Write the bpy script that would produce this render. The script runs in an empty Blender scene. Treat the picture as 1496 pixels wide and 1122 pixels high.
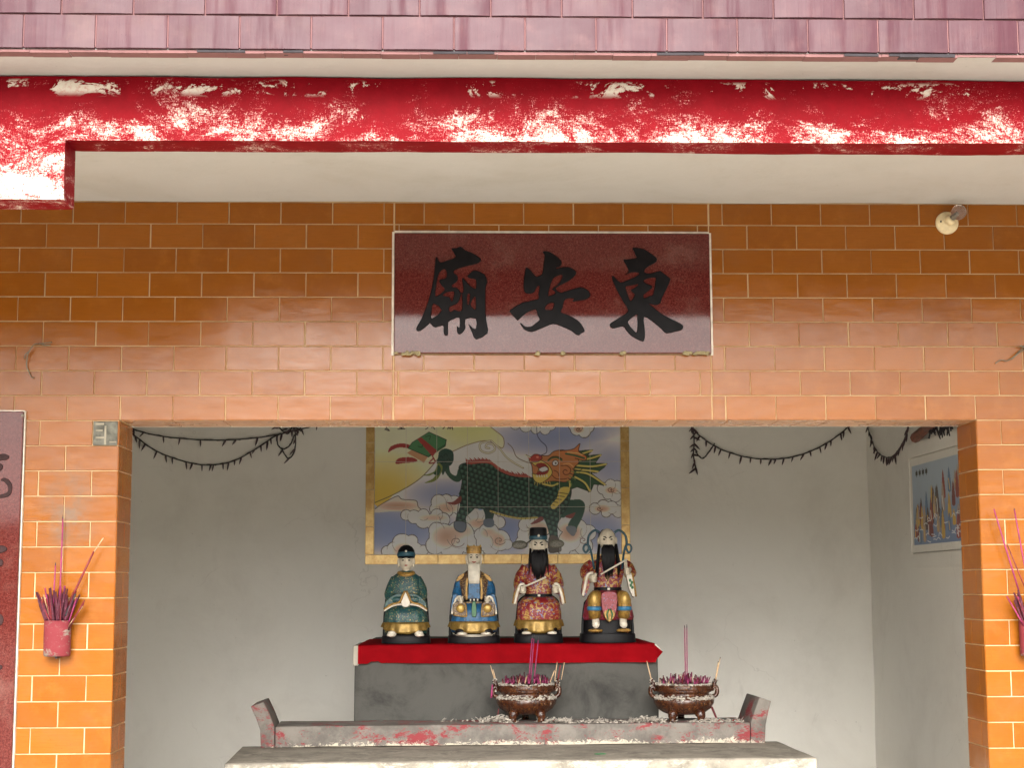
import bpy, bmesh, math, random
import numpy as np
from mathutils import Vector, Matrix, noise
from mathutils.geometry import tessellate_polygon
random.seed(7); np.random.seed(7)
R = math.radians
scn = bpy.context.scene
C = scn.collection

# ------------------------------------------------------------------ camera, sky, sun, exposure
F = 2390.0; D = 6.3; EYE = 1.6
PITCH, YAW, ROLL = R(7.15), R(1.63), R(-0.2)
fw = Vector((math.sin(YAW)*math.cos(PITCH), math.cos(YAW)*math.cos(PITCH), math.sin(PITCH)))
rt0 = fw.cross(Vector((0, 0, 1))).normalized(); up0 = rt0.cross(fw).normalized()
rt = rt0*math.cos(ROLL) + up0*math.sin(ROLL); up = up0*math.cos(ROLL) - rt0*math.sin(ROLL)
CAM = Vector((0, -D, EYE))
cd = bpy.data.cameras.new('camera'); cam = bpy.data.objects.new('camera', cd); C.objects.link(cam)
cam.matrix_world = Matrix(((rt.x, up.x, -fw.x, CAM.x), (rt.y, up.y, -fw.y, CAM.y), (rt.z, up.z, -fw.z, CAM.z), (0, 0, 0, 1)))
cd.sensor_width = 36; cd.lens = F/1496*36; cd.clip_end = 2000; cd.clip_start = 0.05
scn.camera = cam

w = bpy.data.worlds.new('World'); scn.world = w; w.use_nodes = True
nt = w.node_tree; nt.nodes.clear()
SUN_EL, SUN_AZ = 30, 182      # azimuth measured clockwise from +Y (north)
sky = nt.nodes.new('ShaderNodeTexSky'); sky.sky_type = 'NISHITA'; sky.sun_disc = False
sky.sun_elevation = R(SUN_EL); sky.sun_rotation = R(SUN_AZ); sky.dust_density = 4; sky.air_density = 1.0; sky.ozone_density = 1
hs = nt.nodes.new('ShaderNodeHueSaturation'); hs.inputs['Saturation'].default_value = 0.0
bg = nt.nodes.new('ShaderNodeBackground'); bg.inputs['Strength'].default_value = 0.15
out = nt.nodes.new('ShaderNodeOutputWorld')
nt.links.new(sky.outputs[0], hs.inputs['Color']); tint = nt.nodes.new('ShaderNodeVectorMath'); tint.operation = 'MULTIPLY'; tint.inputs[1].default_value = (1.03, 1.0, .945)   # warm overcast
nt.links.new(hs.outputs[0], tint.inputs[0]); nt.links.new(tint.outputs[0], bg.inputs[0]); nt.links.new(bg.outputs[0], out.inputs[0])
sl = bpy.data.lights.new('sun', 'SUN'); sl.energy = 2.2; sl.angle = R(40); sl.color = (1.0, 0.965, 0.91)
so = bpy.data.objects.new('sun', sl); C.objects.link(so)
el, az = R(SUN_EL), R(SUN_AZ)
sdir = Vector((math.sin(az)*math.cos(el), math.cos(az)*math.cos(el), math.sin(el)))
so.rotation_euler = sdir.to_track_quat('Z', 'Y').to_euler(); so.location = (0, -12, 15)
scn.view_settings.view_transform = 'Standard'; scn.view_settings.look = 'None'
scn.view_settings.gamma = 1; scn.view_settings.use_curve_mapping = False
scn.view_settings.exposure = 1.4
scn.cycles.max_bounces = 12; scn.cycles.diffuse_bounces = 8

# ------------------------------------------------------------------ helpers
def ray(px, py):
    return (fw + rt*((px-748)/F) + up*((561-py)/F))
def PY(px, py, y):            # point seen at a pixel of the photo, on the plane Y = y
    d = ray(px, py); return CAM + d*((y-CAM.y)/d.y)
def PX(px, py, x):
    d = ray(px, py); return CAM + d*((x-CAM.x)/d.x)
def PZ(px, py, z):
    d = ray(px, py); return CAM + d*((z-CAM.z)/d.z)

def s2l(c):
    c = np.asarray(c, float)/255.0
    return np.where(c <= 0.04045, c/12.92, ((c+0.055)/1.055)**2.4)
def col(r, g, b, k=1.0):
    v = np.clip(s2l((r, g, b))*k, 0, 0.9); return (float(v[0]), float(v[1]), float(v[2]), 1)

def link(o, parent=None):
    C.objects.link(o)
    if parent is not None: o.parent = parent
    return o
def tag(o, label=None, cat=None, group=None, kind=None):
    if label: o['label'] = label
    if cat: o['category'] = cat
    if group: o['group'] = group
    if kind: o['kind'] = kind
    return o
def empty(name, loc, label=None, cat=None, group=None, rz=0):
    o = bpy.data.objects.new(name, None); o.location = loc; o.rotation_euler = (0, 0, rz); o.empty_display_size = .05
    C.objects.link(o); return tag(o, label, cat, group)
def obj(name, bm, m, parent=None, smooth=False, loc=None):
    me = bpy.data.meshes.new(name)
    bmesh.ops.recalc_face_normals(bm, faces=bm.faces)
    bm.to_mesh(me); bm.free()
    if smooth:
        me.shade_smooth()
    me.materials.append(m)
    o = bpy.data.objects.new(name, me)
    if loc is not None: o.location = loc
    return link(o, parent)
def smooth_by_angle(o, ang=35):
    me = o.data
    me.shade_smooth()
    bm = bmesh.new(); bm.from_mesh(me)
    for e in bm.edges:
        if len(e.link_faces) == 2 and e.calc_face_angle(0) > R(ang): e.smooth = False
    bm.to_mesh(me); bm.free()

def add_box(bm, x0, x1, y0, y1, z0, z1, bevel=0, seg=1):
    r = bmesh.ops.create_cube(bm, size=1)
    vs = r['verts']
    for v in vs:
        v.co = Vector(((x0+x1)/2+v.co.x*(x1-x0), (y0+y1)/2+v.co.y*(y1-y0), (z0+z1)/2+v.co.z*(z1-z0)))
    if bevel:
        es = list({e for v in vs for e in v.link_edges})
        bmesh.ops.bevel(bm, geom=es, offset=bevel, segments=seg, affect='EDGES', profile=.5)
    return bm
def box(*a, **k):
    return add_box(bmesh.new(), *a, **k)
def ring_faces(bm, A, B):
    n = len(A)
    for i in range(n):
        bm.faces.new((A[i], A[(i+1) % n], B[(i+1) % n], B[i]))
def add_loft(bm, rings, n=28, power=2.0, fold=None, cap=True):
    """rings: (z, cx, cy, rx, ry)"""
    prev = None; first = None
    for k, (z, cx, cy, rx, ry) in enumerate(rings):
        vs = []
        for i in range(n):
            t = 2*math.pi*i/n; c, s = math.cos(t), math.sin(t)
            a = math.copysign(abs(c)**(2/power), c); b = math.copysign(abs(s)**(2/power), s)
            g = 1+(fold(t, z, k) if fold else 0)
            vs.append(bm.verts.new((cx+rx*a*g, cy+ry*b*g, z)))
        if prev: ring_faces(bm, prev, vs)
        else: first = vs
        prev = vs
    if cap:
        bm.faces.new(first[::-1]); bm.faces.new(prev)
    return bm
def add_tube(bm, pts, radii, n=8, cap=True, flat=None):
    pts = [Vector(p) for p in pts]
    if not hasattr(radii, '__len__'): radii = [radii]*len(pts)
    prev = None; ref = None
    for i, p in enumerate(pts):
        t = (pts[min(i+1, len(pts)-1)]-pts[max(i-1, 0)]).normalized()
        if ref is None:
            ref = t.cross(Vector((0, 1, 0)))
            if ref.length < .1: ref = t.cross(Vector((1, 0, 0)))
        ref = (ref - t*ref.dot(t)).normalized(); b = t.cross(ref)
        vs = []
        for k in range(n):
            a = 2*math.pi*k/n
            d = ref*math.cos(a)*radii[i] + b*math.sin(a)*radii[i]*(flat or 1)
            vs.append(bm.verts.new(p+d))
        if prev: ring_faces(bm, prev, vs)
        elif cap: bm.faces.new(vs[::-1])
        prev = vs
    if cap: bm.faces.new(prev)
    return bm
def add_ell(bm, c, r, u=16, v=10, rot=None):
    c = Vector(c); rows = []; out_ = []
    def mk(x, y, z):
        p = Vector((x*r[0], y*r[1], z*r[2]))
        if rot: p = rot @ p
        q = bm.verts.new(c+p); out_.append(q); return q
    top = mk(0, 0, 1)
    for j in range(1, v):
        a = math.pi*j/v; s_, z = math.sin(a), math.cos(a)
        rows.append([mk(s_*math.cos(2*math.pi*i/u), s_*math.sin(2*math.pi*i/u), z) for i in range(u)])
    bot = mk(0, 0, -1)
    for i in range(u):
        k = (i+1) % u; bm.faces.new((top, rows[0][i], rows[0][k])); bm.faces.new((bot, rows[-1][k], rows[-1][i]))
        for j in range(v-2): bm.faces.new((rows[j][i], rows[j+1][i], rows[j+1][k], rows[j][k]))
    return out_
def add_lathe(bm, prof, n=32, axis='z', o=(0, 0, 0), wob=0):
    o = Vector(o); prev = None
    for (r, z) in prof:
        vs = []
        for i in range(n):
            t = 2*math.pi*i/n; q = r*(1+wob*math.sin(3*t+z*40))
            p = Vector((q*math.cos(t), q*math.sin(t), z))
            if axis == 'y': p = Vector((p.x, -p.z, p.y))
            vs.append(bm.verts.new(o+p))
        if prev: ring_faces(bm, prev, vs)
        prev = vs
    return bm
def poly_fill(bm, loops, fn):
    """flat filled polygon with holes; loops in 2D, fn maps (x,z)->Vector"""
    tri = tessellate_polygon([[Vector((p[0], p[1], 0)) for p in L] for L in loops])
    flat = [p for L in loops for p in L]
    vs = [bm.verts.new(fn(*p)) for p in flat]
    for t in tri:
        try: bm.faces.new([vs[i] for i in t])
        except ValueError: pass
    return bm
def cat(pts, closed=True, n=4):
    P = [np.array(p, float) for p in pts]; m = len(P); o = []
    rng = range(m) if closed else range(m-1)
    for i in rng:
        if closed: a, b, c, d = P[i-1], P[i], P[(i+1) % m], P[(i+2) % m]
        else: a, b, c, d = P[max(i-1, 0)], P[i], P[i+1], P[min(i+2, m-1)]
        for k in range(n):
            t = k/n
            o.append(0.5*((2*b)+(c-a)*t+(2*a-5*b+4*c-d)*t*t+(3*b-a-3*c+d)*t**3))
    if not closed: o.append(P[-1])
    return o

# ------------------------------------------------------------------ materials
class MAT:
    def __init__(s, name, rough=.6, spec=.5, metal=0):
        s.m = bpy.data.materials.new(name); s.m.use_nodes = True; s.t = s.m.node_tree
        s.b = s.t.nodes['Principled BSDF']
        s.b.inputs['Roughness'].default_value = rough; s.b.inputs['Specular IOR Level'].default_value = spec
        s.b.inputs['Metallic'].default_value = metal
        s.geo = None
    def n(s, typ, **k):
        x = s.t.nodes.new(typ)
        for a, b in k.items(): setattr(x, a, b)
        return x
    def l(s, a, b): s.t.links.new(a, b)
    def pos(s, scale=(1, 1, 1), obj=False, rand=False):
        tc = s.n('ShaderNodeTexCoord'); mp = s.n('ShaderNodeMapping')
        if obj: src = tc.outputs['Object']
        else:
            g = s.n('ShaderNodeNewGeometry'); src = g.outputs['Position']
        if rand:
            oi = s.n('ShaderNodeObjectInfo'); mu = s.n('ShaderNodeMath', operation='MULTIPLY'); mu.inputs[1].default_value = 37.0
            s.l(oi.outputs['Random'], mu.inputs[0]); cb = s.n('ShaderNodeVectorMath', operation='ADD')
            s.l(src, cb.inputs[0]); s.l(mu.outputs[0], cb.inputs[1]); src = cb.outputs[0]
        s.l(src, mp.inputs['Vector']); mp.inputs['Scale'].default_value = scale
        return mp.outputs[0]
    def noise(s, vec, scale, detail=4, rough=.55, dist=0, lo=None, hi=None):
        x = s.n('ShaderNodeTexNoise'); s.l(vec, x.inputs['Vector'])
        x.inputs['Scale'].default_value = scale; x.inputs['Detail'].default_value = detail
        x.inputs['Roughness'].default_value = rough; x.inputs['Distortion'].default_value = dist
        o = x.outputs['Fac']
        if lo is not None: o = s.mr(o, lo, hi)
        return o
    def mr(s, v, lo, hi, a=0, b=1, smooth=True):
        x = s.n('ShaderNodeMapRange'); x.interpolation_type = 'SMOOTHSTEP' if smooth else 'LINEAR'
        s.l(v, x.inputs['Value'])
        for i, q in zip(('From Min', 'From Max', 'To Min', 'To Max'), (lo, hi, a, b)): x.inputs[i].default_value = q
        return x.outputs[0]
    def math(s, op, a, b=None):
        x = s.n('ShaderNodeMath', operation=op)
        for i, q in enumerate((a, b)):
            if q is None: continue
            if isinstance(q, (int, float)): x.inputs[i].default_value = q
            else: s.l(q, x.inputs[i])
        return x.outputs[0]
    def mix(s, f, a, b):
        x = s.n('ShaderNodeMix', data_type='RGBA'); 
        if isinstance(f, (int, float)): x.inputs[0].default_value = f
        else: s.l(f, x.inputs[0])
        for i, q in ((6, a), (7, b)):
            if isinstance(q, tuple): x.inputs[i].default_value = q
            else: s.l(q, x.inputs[i])
        return x.outputs[2]
    def base(s, c):
        if isinstance(c, tuple): s.b.inputs['Base Color'].default_value = c
        else: s.l(c, s.b.inputs['Base Color'])
        return s
    def rough(s, v): s.l(v, s.b.inputs['Roughness']); return s
    def bump(s, h, strength=.3, dist=.01, prev=None):
        x = s.n('ShaderNodeBump'); x.inputs['Strength'].default_value = strength; x.inputs['Distance'].default_value = dist
        s.l(h, x.inputs['Height'])
        if prev is not None: s.l(prev, x.inputs['Normal'])
        s.l(x.outputs[0], s.b.inputs['Normal']); return x.outputs[0]
    def sep(s, vec):
        x = s.n('ShaderNodeSeparateXYZ'); s.l(vec, x.inputs[0]); return x.outputs
    def ell(s, cx, cy, cz, rx, ry, rz, soft=.5):   # soft ellipsoid mask in world space
        g = s.n('ShaderNodeNewGeometry')
        a = s.n('ShaderNodeVectorMath', operation='SUBTRACT'); s.l(g.outputs['Position'], a.inputs[0]); a.inputs[1].default_value = (cx, cy, cz)
        b = s.n('ShaderNodeVectorMath', operation='DIVIDE'); s.l(a.outputs[0], b.inputs[0]); b.inputs[1].default_value = (rx, ry, rz)
        c = s.n('ShaderNodeVectorMath', operation='LENGTH'); s.l(b.outputs[0], c.inputs[0])
        return s.mr(c.outputs['Value'], 1, 1-soft, 0, 1)
M = {}
def simple(name, c, rough=.6, spec=.5, metal=0, var=.12, scale=30, bump=.1):
    m = MAT(name, rough, spec, metal)
    p = m.pos(obj=True, rand=True)
    f = m.noise(p, scale, 5)
    dk = (c[0]*(1-var*2), c[1]*(1-var*2), c[2]*(1-var*2), 1); lt = tuple(min(1, q*(1+var)) for q in c[:3])+(1,)
    m.base(m.mix(m.mr(f, .25, .75), dk, lt))
    if bump: m.bump(m.noise(p, scale*3, 4), bump, .004)
    M[name] = m.m; return m.m

LSOOT = PY(100, 745, 0)
def tile_mat(name, c1, c2, c3, rough=.16, soot=False, reflect=.5, streak=(3, 1, 60)):
    m = MAT(name, rough, reflect)
    oi = m.n('ShaderNodeObjectInfo')
    p = m.pos(rand=True); pw = m.pos()
    base = m.mix(oi.outputs['Random'], c1, c2)
    base = m.mix(m.noise(p, 14, 6, .65, lo=.45, hi=.8), base, c3)
    # fine specks and faint horizontal strokes of the glaze
    st = m.noise(m.pos(scale=streak, rand=True), 6, 5, .6)
    base = m.mix(m.mr(st, .35, .75, 0, .35), base, tuple(q*.8 for q in c1[:3])+(1,))
    sp = m.noise(p, 160, 2, .5, lo=.70, hi=.76)
    base = m.mix(m.math('MULTIPLY', sp, .5), base, tuple(q*.45 for q in c1[:3])+(1,))
    dirt = m.noise(pw, 2.3, 7, .7, lo=.5, hi=.75)
    base = m.mix(m.math('MULTIPLY', dirt, .18), base, (.16, .11, .07, 1))
    if soot:
        e = m.ell(LSOOT.x, 0, LSOOT.z, .15, .3, .26, .9)
        n = m.noise(pw, 14, 6, .65, lo=.3, hi=.7)
        base = m.mix(m.math('MULTIPLY', m.math('MULTIPLY', e, n), .8), base, (.13, .105, .08, 1))
    m.base(base)
    m.rough(m.mr(m.noise(pw, 9, 5), .3, .75, rough*.75, rough*1.5))
    if name == 'pink_glaze':
        wn = m.noise(m.pos(scale=(9, 1, .7), rand=True), 2.2, 4, .55)
        m.l(m.mr(wn, .30, .50, .02, reflect), m.b.inputs['Specular IOR Level'])
    b = m.bump(m.noise(m.pos(scale=(1, 1, 2.2), rand=True), 9, 2, .4), .32, .0035)
    m.bump(st, .16, .0012, b)
    M[name] = m.m
tile_mat('orange_glaze', (.215, .065, .006, 1), (.268, .085, .009, 1), (.278, .096, .014, 1), soot=True, rough=.15, reflect=.24)
tile_mat('brown_glaze', (.33, .16, .075, 1), (.38, .20, .10, 1), (.42, .24, .14, 1), rough=.3)
tile_mat('pink_glaze', (.066, .027, .036, 1), (.080, .033, .043, 1), (.10, .044, .05, 1), rough=.2, reflect=.10, streak=(30, 1, 1))
def grout_mat():
    m = MAT('grout', .8, .3); p = m.pos()
    m.base(m.mix(m.noise(p, 5, 6, .7, lo=.35, hi=.75), (.52, .37, .21, 1), (.34, .19, .09, 1)))
    m.bump(m.noise(p, 220, 3), .3, .002); M['grout'] = m.m
grout_mat()
def plaster(name, c, dirt, amt=.5, sc=1.6, fine=.12, mottle=None):
    m = MAT(name, .85, .25); p = m.pos()
    f = m.math('MULTIPLY', m.noise(p, sc, 8, .68, .4, lo=.42, hi=.8), amt)
    b = m.mix(f, c, dirt)
    f2 = m.noise(m.pos(scale=(1, 1, .35)), 7, 6, .7, lo=.55, hi=.85)
    b = m.mix(m.math('MULTIPLY', f2, amt*.6), b, dirt)
    f3 = m.noise(p, 31, 4, .6, lo=.70, hi=.80)
    b = m.mix(m.math('MULTIPLY', f3, .5), b, tuple(q*.55 for q in dirt[:3])+(1,))
    if name == 'room_plaster':      # hairline cracks and rubbed soot marks
        for sc_, th_, amt_ in ((.8, .0028, .16),):
            vo = m.n('ShaderNodeTexVoronoi', feature='DISTANCE_TO_EDGE'); vo.inputs['Scale'].default_value = sc_
            wv = m.n('ShaderNodeTexNoise'); m.l(p, wv.inputs['Vector']); wv.inputs['Scale'].default_value = 3.0; wv.inputs['Detail'].default_value = 6
            av = m.n('ShaderNodeVectorMath', operation='ADD'); m.l(p, av.inputs[0]); sv = m.n('ShaderNodeVectorMath', operation='SCALE'); m.l(wv.outputs['Color'], sv.inputs[0]); sv.inputs['Scale'].default_value = .5
            m.l(sv.outputs[0], av.inputs[1]); m.l(av.outputs[0], vo.inputs['Vector'])
            ck = m.math('MULTIPLY', m.mr(vo.outputs['Distance'], th_, 0), m.noise(p, 1.3, 3, .5, lo=.5, hi=.6))
            b = m.mix(m.math('MULTIPLY', ck, amt_), b, (.20, .17, .14, 1))
        sm = m.noise(m.pos(scale=(1, 1, .5)), 4.5, 5, .6, 1.5, lo=.66, hi=.74)
        b = m.mix(m.math('MULTIPLY', sm, .12), b, (.30, .27, .23, 1))
    m.base(b)
    n1 = m.bump(m.noise(p, 3.5, 5, .6), .35, .02)
    m.bump(m.noise(p, 120, 4, .6), fine, .003, n1)
    M[name] = m.m; return m
plaster('soffit_paint', (.44, .435, .42, 1), (.34, .32, .285, 1), .6)
plaster('room_plaster', (.84, .82, .77, 1), (.50, .46, .41, 1), .3, 1.4)
plaster('cement', (.082, .079, .071, 1), (.030, .029, .027, 1), 1.0, 4.5, .3)
plaster('cement_light', (.40, .36, .30, 1), (.22, .19, .16, 1), .8, 4, .3)
plaster('whitewash', (.78, .73, .62, 1), (.40, .33, .24, 1), .7, 9, .3)
plaster('yard', (.50, .47, .41, 1), (.28, .26, .22, 1), .6, .6, .3)
plaster('floor_tile', (.74, .69, .60, 1), (.24, .21, .18, 1), .6, 1.0, .3)
BZ0, BZ1 = 2.89, 3.11   # red beam, bottom and top
def peel():
    m = MAT('peeling_red_paint', .6, .03)
    p = m.pos(); z = m.sep(p)[2]
    g = m.n('ShaderNodeNewGeometry'); nz = m.sep(g.outputs['Normal'])[2]; 
    ragged = m.noise(m.pos(scale=(1, 1, 1.5)), 4.6, 9, .74, .9)
    scr = m.noise(m.pos(scale=(1.0, 1, 3.4)), 44, 8, .8, 1.9)
    scr2 = m.noise(m.pos(scale=(3.0, 1, 1.0)), 60, 6, .75, 2.4)
    base_h = m.n('ShaderNodeFloatCurve'); cv = base_h.mapping.curves[0]
    zz = m.mr(z, 2.72, 3.10, 0, 1, False)
    for i, (x, y) in enumerate(((0, .675), (.30, .665), (.40, .66), (.47, .62), (.56, .575), (.70, .49), (.86, .38), (1, .33))):
        if i < 2: cv.points[0 if i == 0 else 1].location = (x, y) if i == 0 else (1, .33)
        elif i == 2:
            cv.points.new(.30, .665); cv.points.new(x, y)
        elif i < 7: cv.points.new(x, y)
    m.l(zz, base_h.inputs['Value'])
    h = base_h.outputs[0]
    s = m.math('ADD', m.math('MULTIPLY', m.math('SUBTRACT', ragged, .5), 1.35), m.math('MULTIPLY', m.math('SUBTRACT', scr, .5), 1.0))
    s = m.math('ADD', s, m.math('MULTIPLY', m.math('SUBTRACT', scr2, .5), .85))
    v = m.math('ADD', s, h)
    under = m.mr(nz, -.5, -.2, 0, 1)        # the underside kept its paint
    v = m.math('SUBTRACT', v, m.math('MULTIPLY', m.math('SUBTRACT', 1.0, under), .16))
    side = m.mr(m.sep(g.outputs['Normal'])[0], .5, .8, 0, .14); v = m.math('SUBTRACT', v, side)
    mask = m.mr(v, .59, .69)
    # large old chips near the top edge
    chip = m.math('ADD', m.noise(m.pos(scale=(1, 1, 1.6)), 7, 7, .75, .5), 0.0)
    band = m.math('MULTIPLY', m.mr(z, 3.045, 3.07), m.mr(z, 3.103, 3.09))
    chipm = m.math('MULTIPLY', m.mr(chip, .555, .575), band)
    mask = m.math('MAXIMUM', mask, chipm)
    pale = m.mr(v, .50, .60)
    red = m.mix(m.noise(p, 12, 6, .7, lo=.3, hi=.7), (.18, .0035, .008, 1), (.14, .0025, .006, 1))
    red = m.mix(m.math('MULTIPLY', pale, .5), red, (.34, .045, .055, 1))
    wht = m.mix(m.noise(p, 90, 4, .7, lo=.45, hi=.7), (.56, .51, .44, 1), (.48, .30, .26, 1))
    m.base(m.mix(mask, red, wht)); m.rough(m.mr(mask, 0, 1, .45, .85))
    b = m.bump(mask, .35, -.0015); m.bump(m.noise(p, 40, 5), .25, .004, b)
    M['peeling_red_paint'] = m.m
peel()
def granite():
    m = MAT('red_granite', .04, .25); p = m.pos()
    a = m.noise(p, 130, 3, .7, lo=.35, hi=.65)
    b = m.mix(a, (.060, .009, .008, 1), (.105, .022, .018, 1))
    b = m.mix(m.noise(p, 420, 2, .6, lo=.62, hi=.7), b, (.26, .11, .09, 1))
    b = m.mix(m.math('MULTIPLY', m.noise(p, 6, 6, .7, lo=.5, hi=.8), .25), b, (.25, .16, .13, 1))
    m.base(b); m.rough(m.mr(m.noise(p, 7, 6, .7), .3, .7, .03, .075)); m.bump(m.noise(p, 60, 4), .03, .001); M['red_granite'] = m.m
granite()
simple('black_enamel', (.006, .005, .006, 1), .42, .10, var=.2)
simple('mortar_yellow', (.26, .21, .11, 1), .8)
simple('mortar_white', (.72, .66, .56, 1), .8)
simple('black_lacquer', (.006, .0055, .007, 1), .5, .18)
simple('white_porcelain', (.66, .60, .50, 1), .4, var=.08)
simple('cream_plastic', (.70, .58, .36, 1), .4, var=.1)
simple('skin_paint', (.62, .55, .44, 1), .45, var=.08)
simple('beard_white', (.66, .61, .52, 1), .5, var=.1)
simple('lip_red', (.40, .02, .02, 1), .4)
simple('eye_black', (.01, .01, .01, 1), .2, bump=0)
simple('gold_paint', (.42, .26, .065, 1), .36, .5, .4, var=.16, scale=60, bump=.12)
simple('gold_dark', (.34, .19, .04, 1), .45, .5, .2, var=.25, scale=80, bump=.3)
simple('blue_paint', (.03, .17, .33, 1), .4, var=.25)
simple('teal_ribbon', (.018, .075, .11, 1), .4, var=.2)
simple('wire_black', (.025, .02, .022, 1), .5)
simple('wire_grey', (.16, .14, .10, 1), .5)
simple('bulb_dark', (.06, .032, .04, 1), .35)
simple('red_cloth', (.42, .006, .012, 1), .8, .05, var=.10, scale=9, bump=.25)
simple('paper_white', (.72, .68, .60, 1), .8)
simple('magenta_incense', (.26, .02, .095, 1), .6, var=.2)
simple('dark_incense', (.085, .01, .025, 1), .6, var=.3)
simple('red_stick', (.16, .008, .014, 1), .6, var=.3)
simple('tan_stick', (.50, .34, .20, 1), .7, var=.2)
simple('ash', (.40, .36, .31, 1), .95, .1, var=.22, scale=60, bump=.6)
simple('burnt', (.03, .025, .03, 1), .9)
simple('wood_reddish', (.16, .045, .022, 1), .6, var=.3)
simple('leaf_green', (.03, .14, .05, 1), .45)
def robe(name, ground, spots, sc=60):
    m = MAT(name, .42, .5); p = m.pos(obj=True, rand=True)
    b = ground
    for i, (c, lo, hi, s, d) in enumerate(spots):
        q = m.n('ShaderNodeMapping'); m.l(p, q.inputs[0]); q.inputs['Location'].default_value = (i*3.1, i*1.7, i*.9)
        b = m.mix(m.noise(q.outputs[0], s, 3, .6, d, lo=lo, hi=hi), b, c)
    m.base(b); m.bump(m.noise(p, 120, 4, .6, 1), .5, .003); M[name] = m.m
robe('robe_teal', (.006, .045, .055, 1), [((.02, .085, .07, 1), .5, .56, 45, 2), ((.34, .26, .10, 1), .59, .62, 50, 2.5)])
robe('robe_blue', (.012, .10, .23, 1), [((.01, .05, .12, 1), .52, .6, 60, 1), ((.34, .26, .12, 1), .66, .69, 80, 2.5)])
robe('robe_brown', (.05, .02, .015, 1), [((.40, .26, .08, 1), .55, .58, 90, 2)])
robe('robe_red', (.20, .010, .013, 1), [((.40, .24, .06, 1), .53, .56, 26, 2.2), ((.12, .17, .34, 1), .60, .63, 34, 2.2)])
robe('robe_pink', (.28, .03, .045, 1), [((.18, .01, .015, 1), .5, .6, 60, 1), ((.14, .19, .33, 1), .62, .65, 70, 2)])
def bronze():
    m = MAT('brown_glazed_pot', .2, .6); p = m.pos(obj=True)
    b = m.mix(m.noise(p, 22, 5, .6, .5, lo=.35, hi=.7), (.028, .007, .003, 1), (.075, .022, .007, 1))
    r = m.noise(p, 55, 3, .6, 2, lo=.58, hi=.64)
    b = m.mix(m.math('MULTIPLY', r, .7), b, (.18, .08, .02, 1))
    b = m.mix(m.math('MULTIPLY', m.noise(p, 30, 6, .7, lo=.6, hi=.8), .6), b, (.5, .45, .38, 1))
    m.base(b); m.bump(m.noise(p, 55, 3, .6, 2), .5, .006); M['brown_glazed_pot'] = m.m
bronze()
def worn(name, under, paint, lo, hi, ex=None):
    m = MAT(name, .8, .3); p = m.pos(scale=(1, 1, 2.0))
    n = m.noise(p, 5.5, 8, .72, .6); n2 = m.noise(p, 38, 6, .75, 1.2)
    v = m.math('ADD', m.math('MULTIPLY', n, .62), m.math('MULTIPLY', n2, .38))
    b = m.mix(m.noise(m.pos(), 9, 7, .7, lo=.35, hi=.7), under, tuple(q*.55 for q in under[:3])+(1,))
    b = m.mix(m.mr(v, lo, hi), b, paint)
    dk = m.noise(p, 12, 7, .75, lo=.66, hi=.72); b = m.mix(dk, b, (.055, .035, .04, 1))
    if ex:
        z = m.sep(m.pos())[2]
        sp = m.math('ADD', m.noise(m.pos(scale=(1, 1, 1.3)), 22, 8, .8, 1.5), m.mr(z, ex[0], ex[1], .20, -.25, False)); sp = m.math('ADD', sp, m.math('MULTIPLY', m.math('SUBTRACT', m.noise(m.pos(), 2.5, 3), .5), .5))
        b = m.mix(m.mr(sp, .60, .66), b, (.50, .45, .36, 1))
    m.base(b); m.bump(v, .5, .004); M[name] = m.m
BURN = {}
def poster_mat(name, rough=.25):
    m = MAT(name, rough, .25); a = m.n('ShaderNodeVertexColor'); a.layer_name = 'Col'
    p = m.pos()
    m.base(m.mix(m.math('MULTIPLY', m.noise(p, 5, 6, .7, lo=.4, hi=.8), .12), a.outputs[0], (.30, .27, .22, 1)))
    m.bump(m.noise(p, 7, 3), .1, .003); M[name] = m.m
poster_mat('printed_tile', .28); poster_mat('printed_paper', .4)
def gold_tile():
    m = MAT('gold_tile', .28, .5, .35); p = m.pos(rand=True)
    b = m.mix(m.noise(p, 18, 6, .7, lo=.35, hi=.7), (.46, .27, .075, 1), (.66, .46, .18, 1))
    m.base(b); m.bump(m.noise(p, 30, 4), .25, .003); M['gold_tile'] = m.m
gold_tile()
def glass():
    m = MAT('clear_glass', .05, .5); m.base((.75, .70, .66, 1)); m.b.inputs['Transmission Weight'].default_value = .9; m.b.inputs['IOR'].default_value = 1.3
    M['clear_glass'] = m.m
glass()
def ridge_mat():
    m = MAT('added_ridge_green', .6, .3); p = m.pos(); m.base(m.mix(m.noise(p, 3, 5, lo=.3, hi=.7), (.03, .06, .02, 1), (.09, .13, .04, 1))); M['added_ridge_green'] = m.m
ridge_mat()

# ------------------------------------------------------------------ setting: ground
o = obj('ground', box(-300, 300, -300, 300, -.30, -.02), M['yard']); tag(o, kind='structure')
o = obj('porch_floor', box(-5, 6, -1.9, 4.6, -.016, .10, bevel=.01), M['floor_tile']); tag(o, kind='structure')
# unseen dark green ridge added across the yard to shape the glaze reflections
bm = bmesh.new(); prev = None
for i in range(121):
    a = R(180+i*1.5); h = 2.2+1.6*noise.noise(Vector((i*.13, 2, 0)))+.5*noise.noise(Vector((i*.9, 5, 0)))+ 2*min(1, max(0, (abs(i-60)*1.5-11.5)/3.5))*(1+.35*noise.noise(Vector((i*.5, 9, 0))))
    r_ = 60
    v = [bm.verts.new((r_*math.cos(a), r_*math.sin(a), -.1)), bm.verts.new((r_*math.cos(a)*1.02, r_*math.sin(a)*1.02, h)), bm.verts.new((r_*math.cos(a)*1.2, r_*math.sin(a)*1.2, -.1))]
    if prev: ring_faces(bm, prev, v)
    prev = v
o = obj('added_ridge', bm, M['added_ridge_green']); tag(o, kind='structure')

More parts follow.
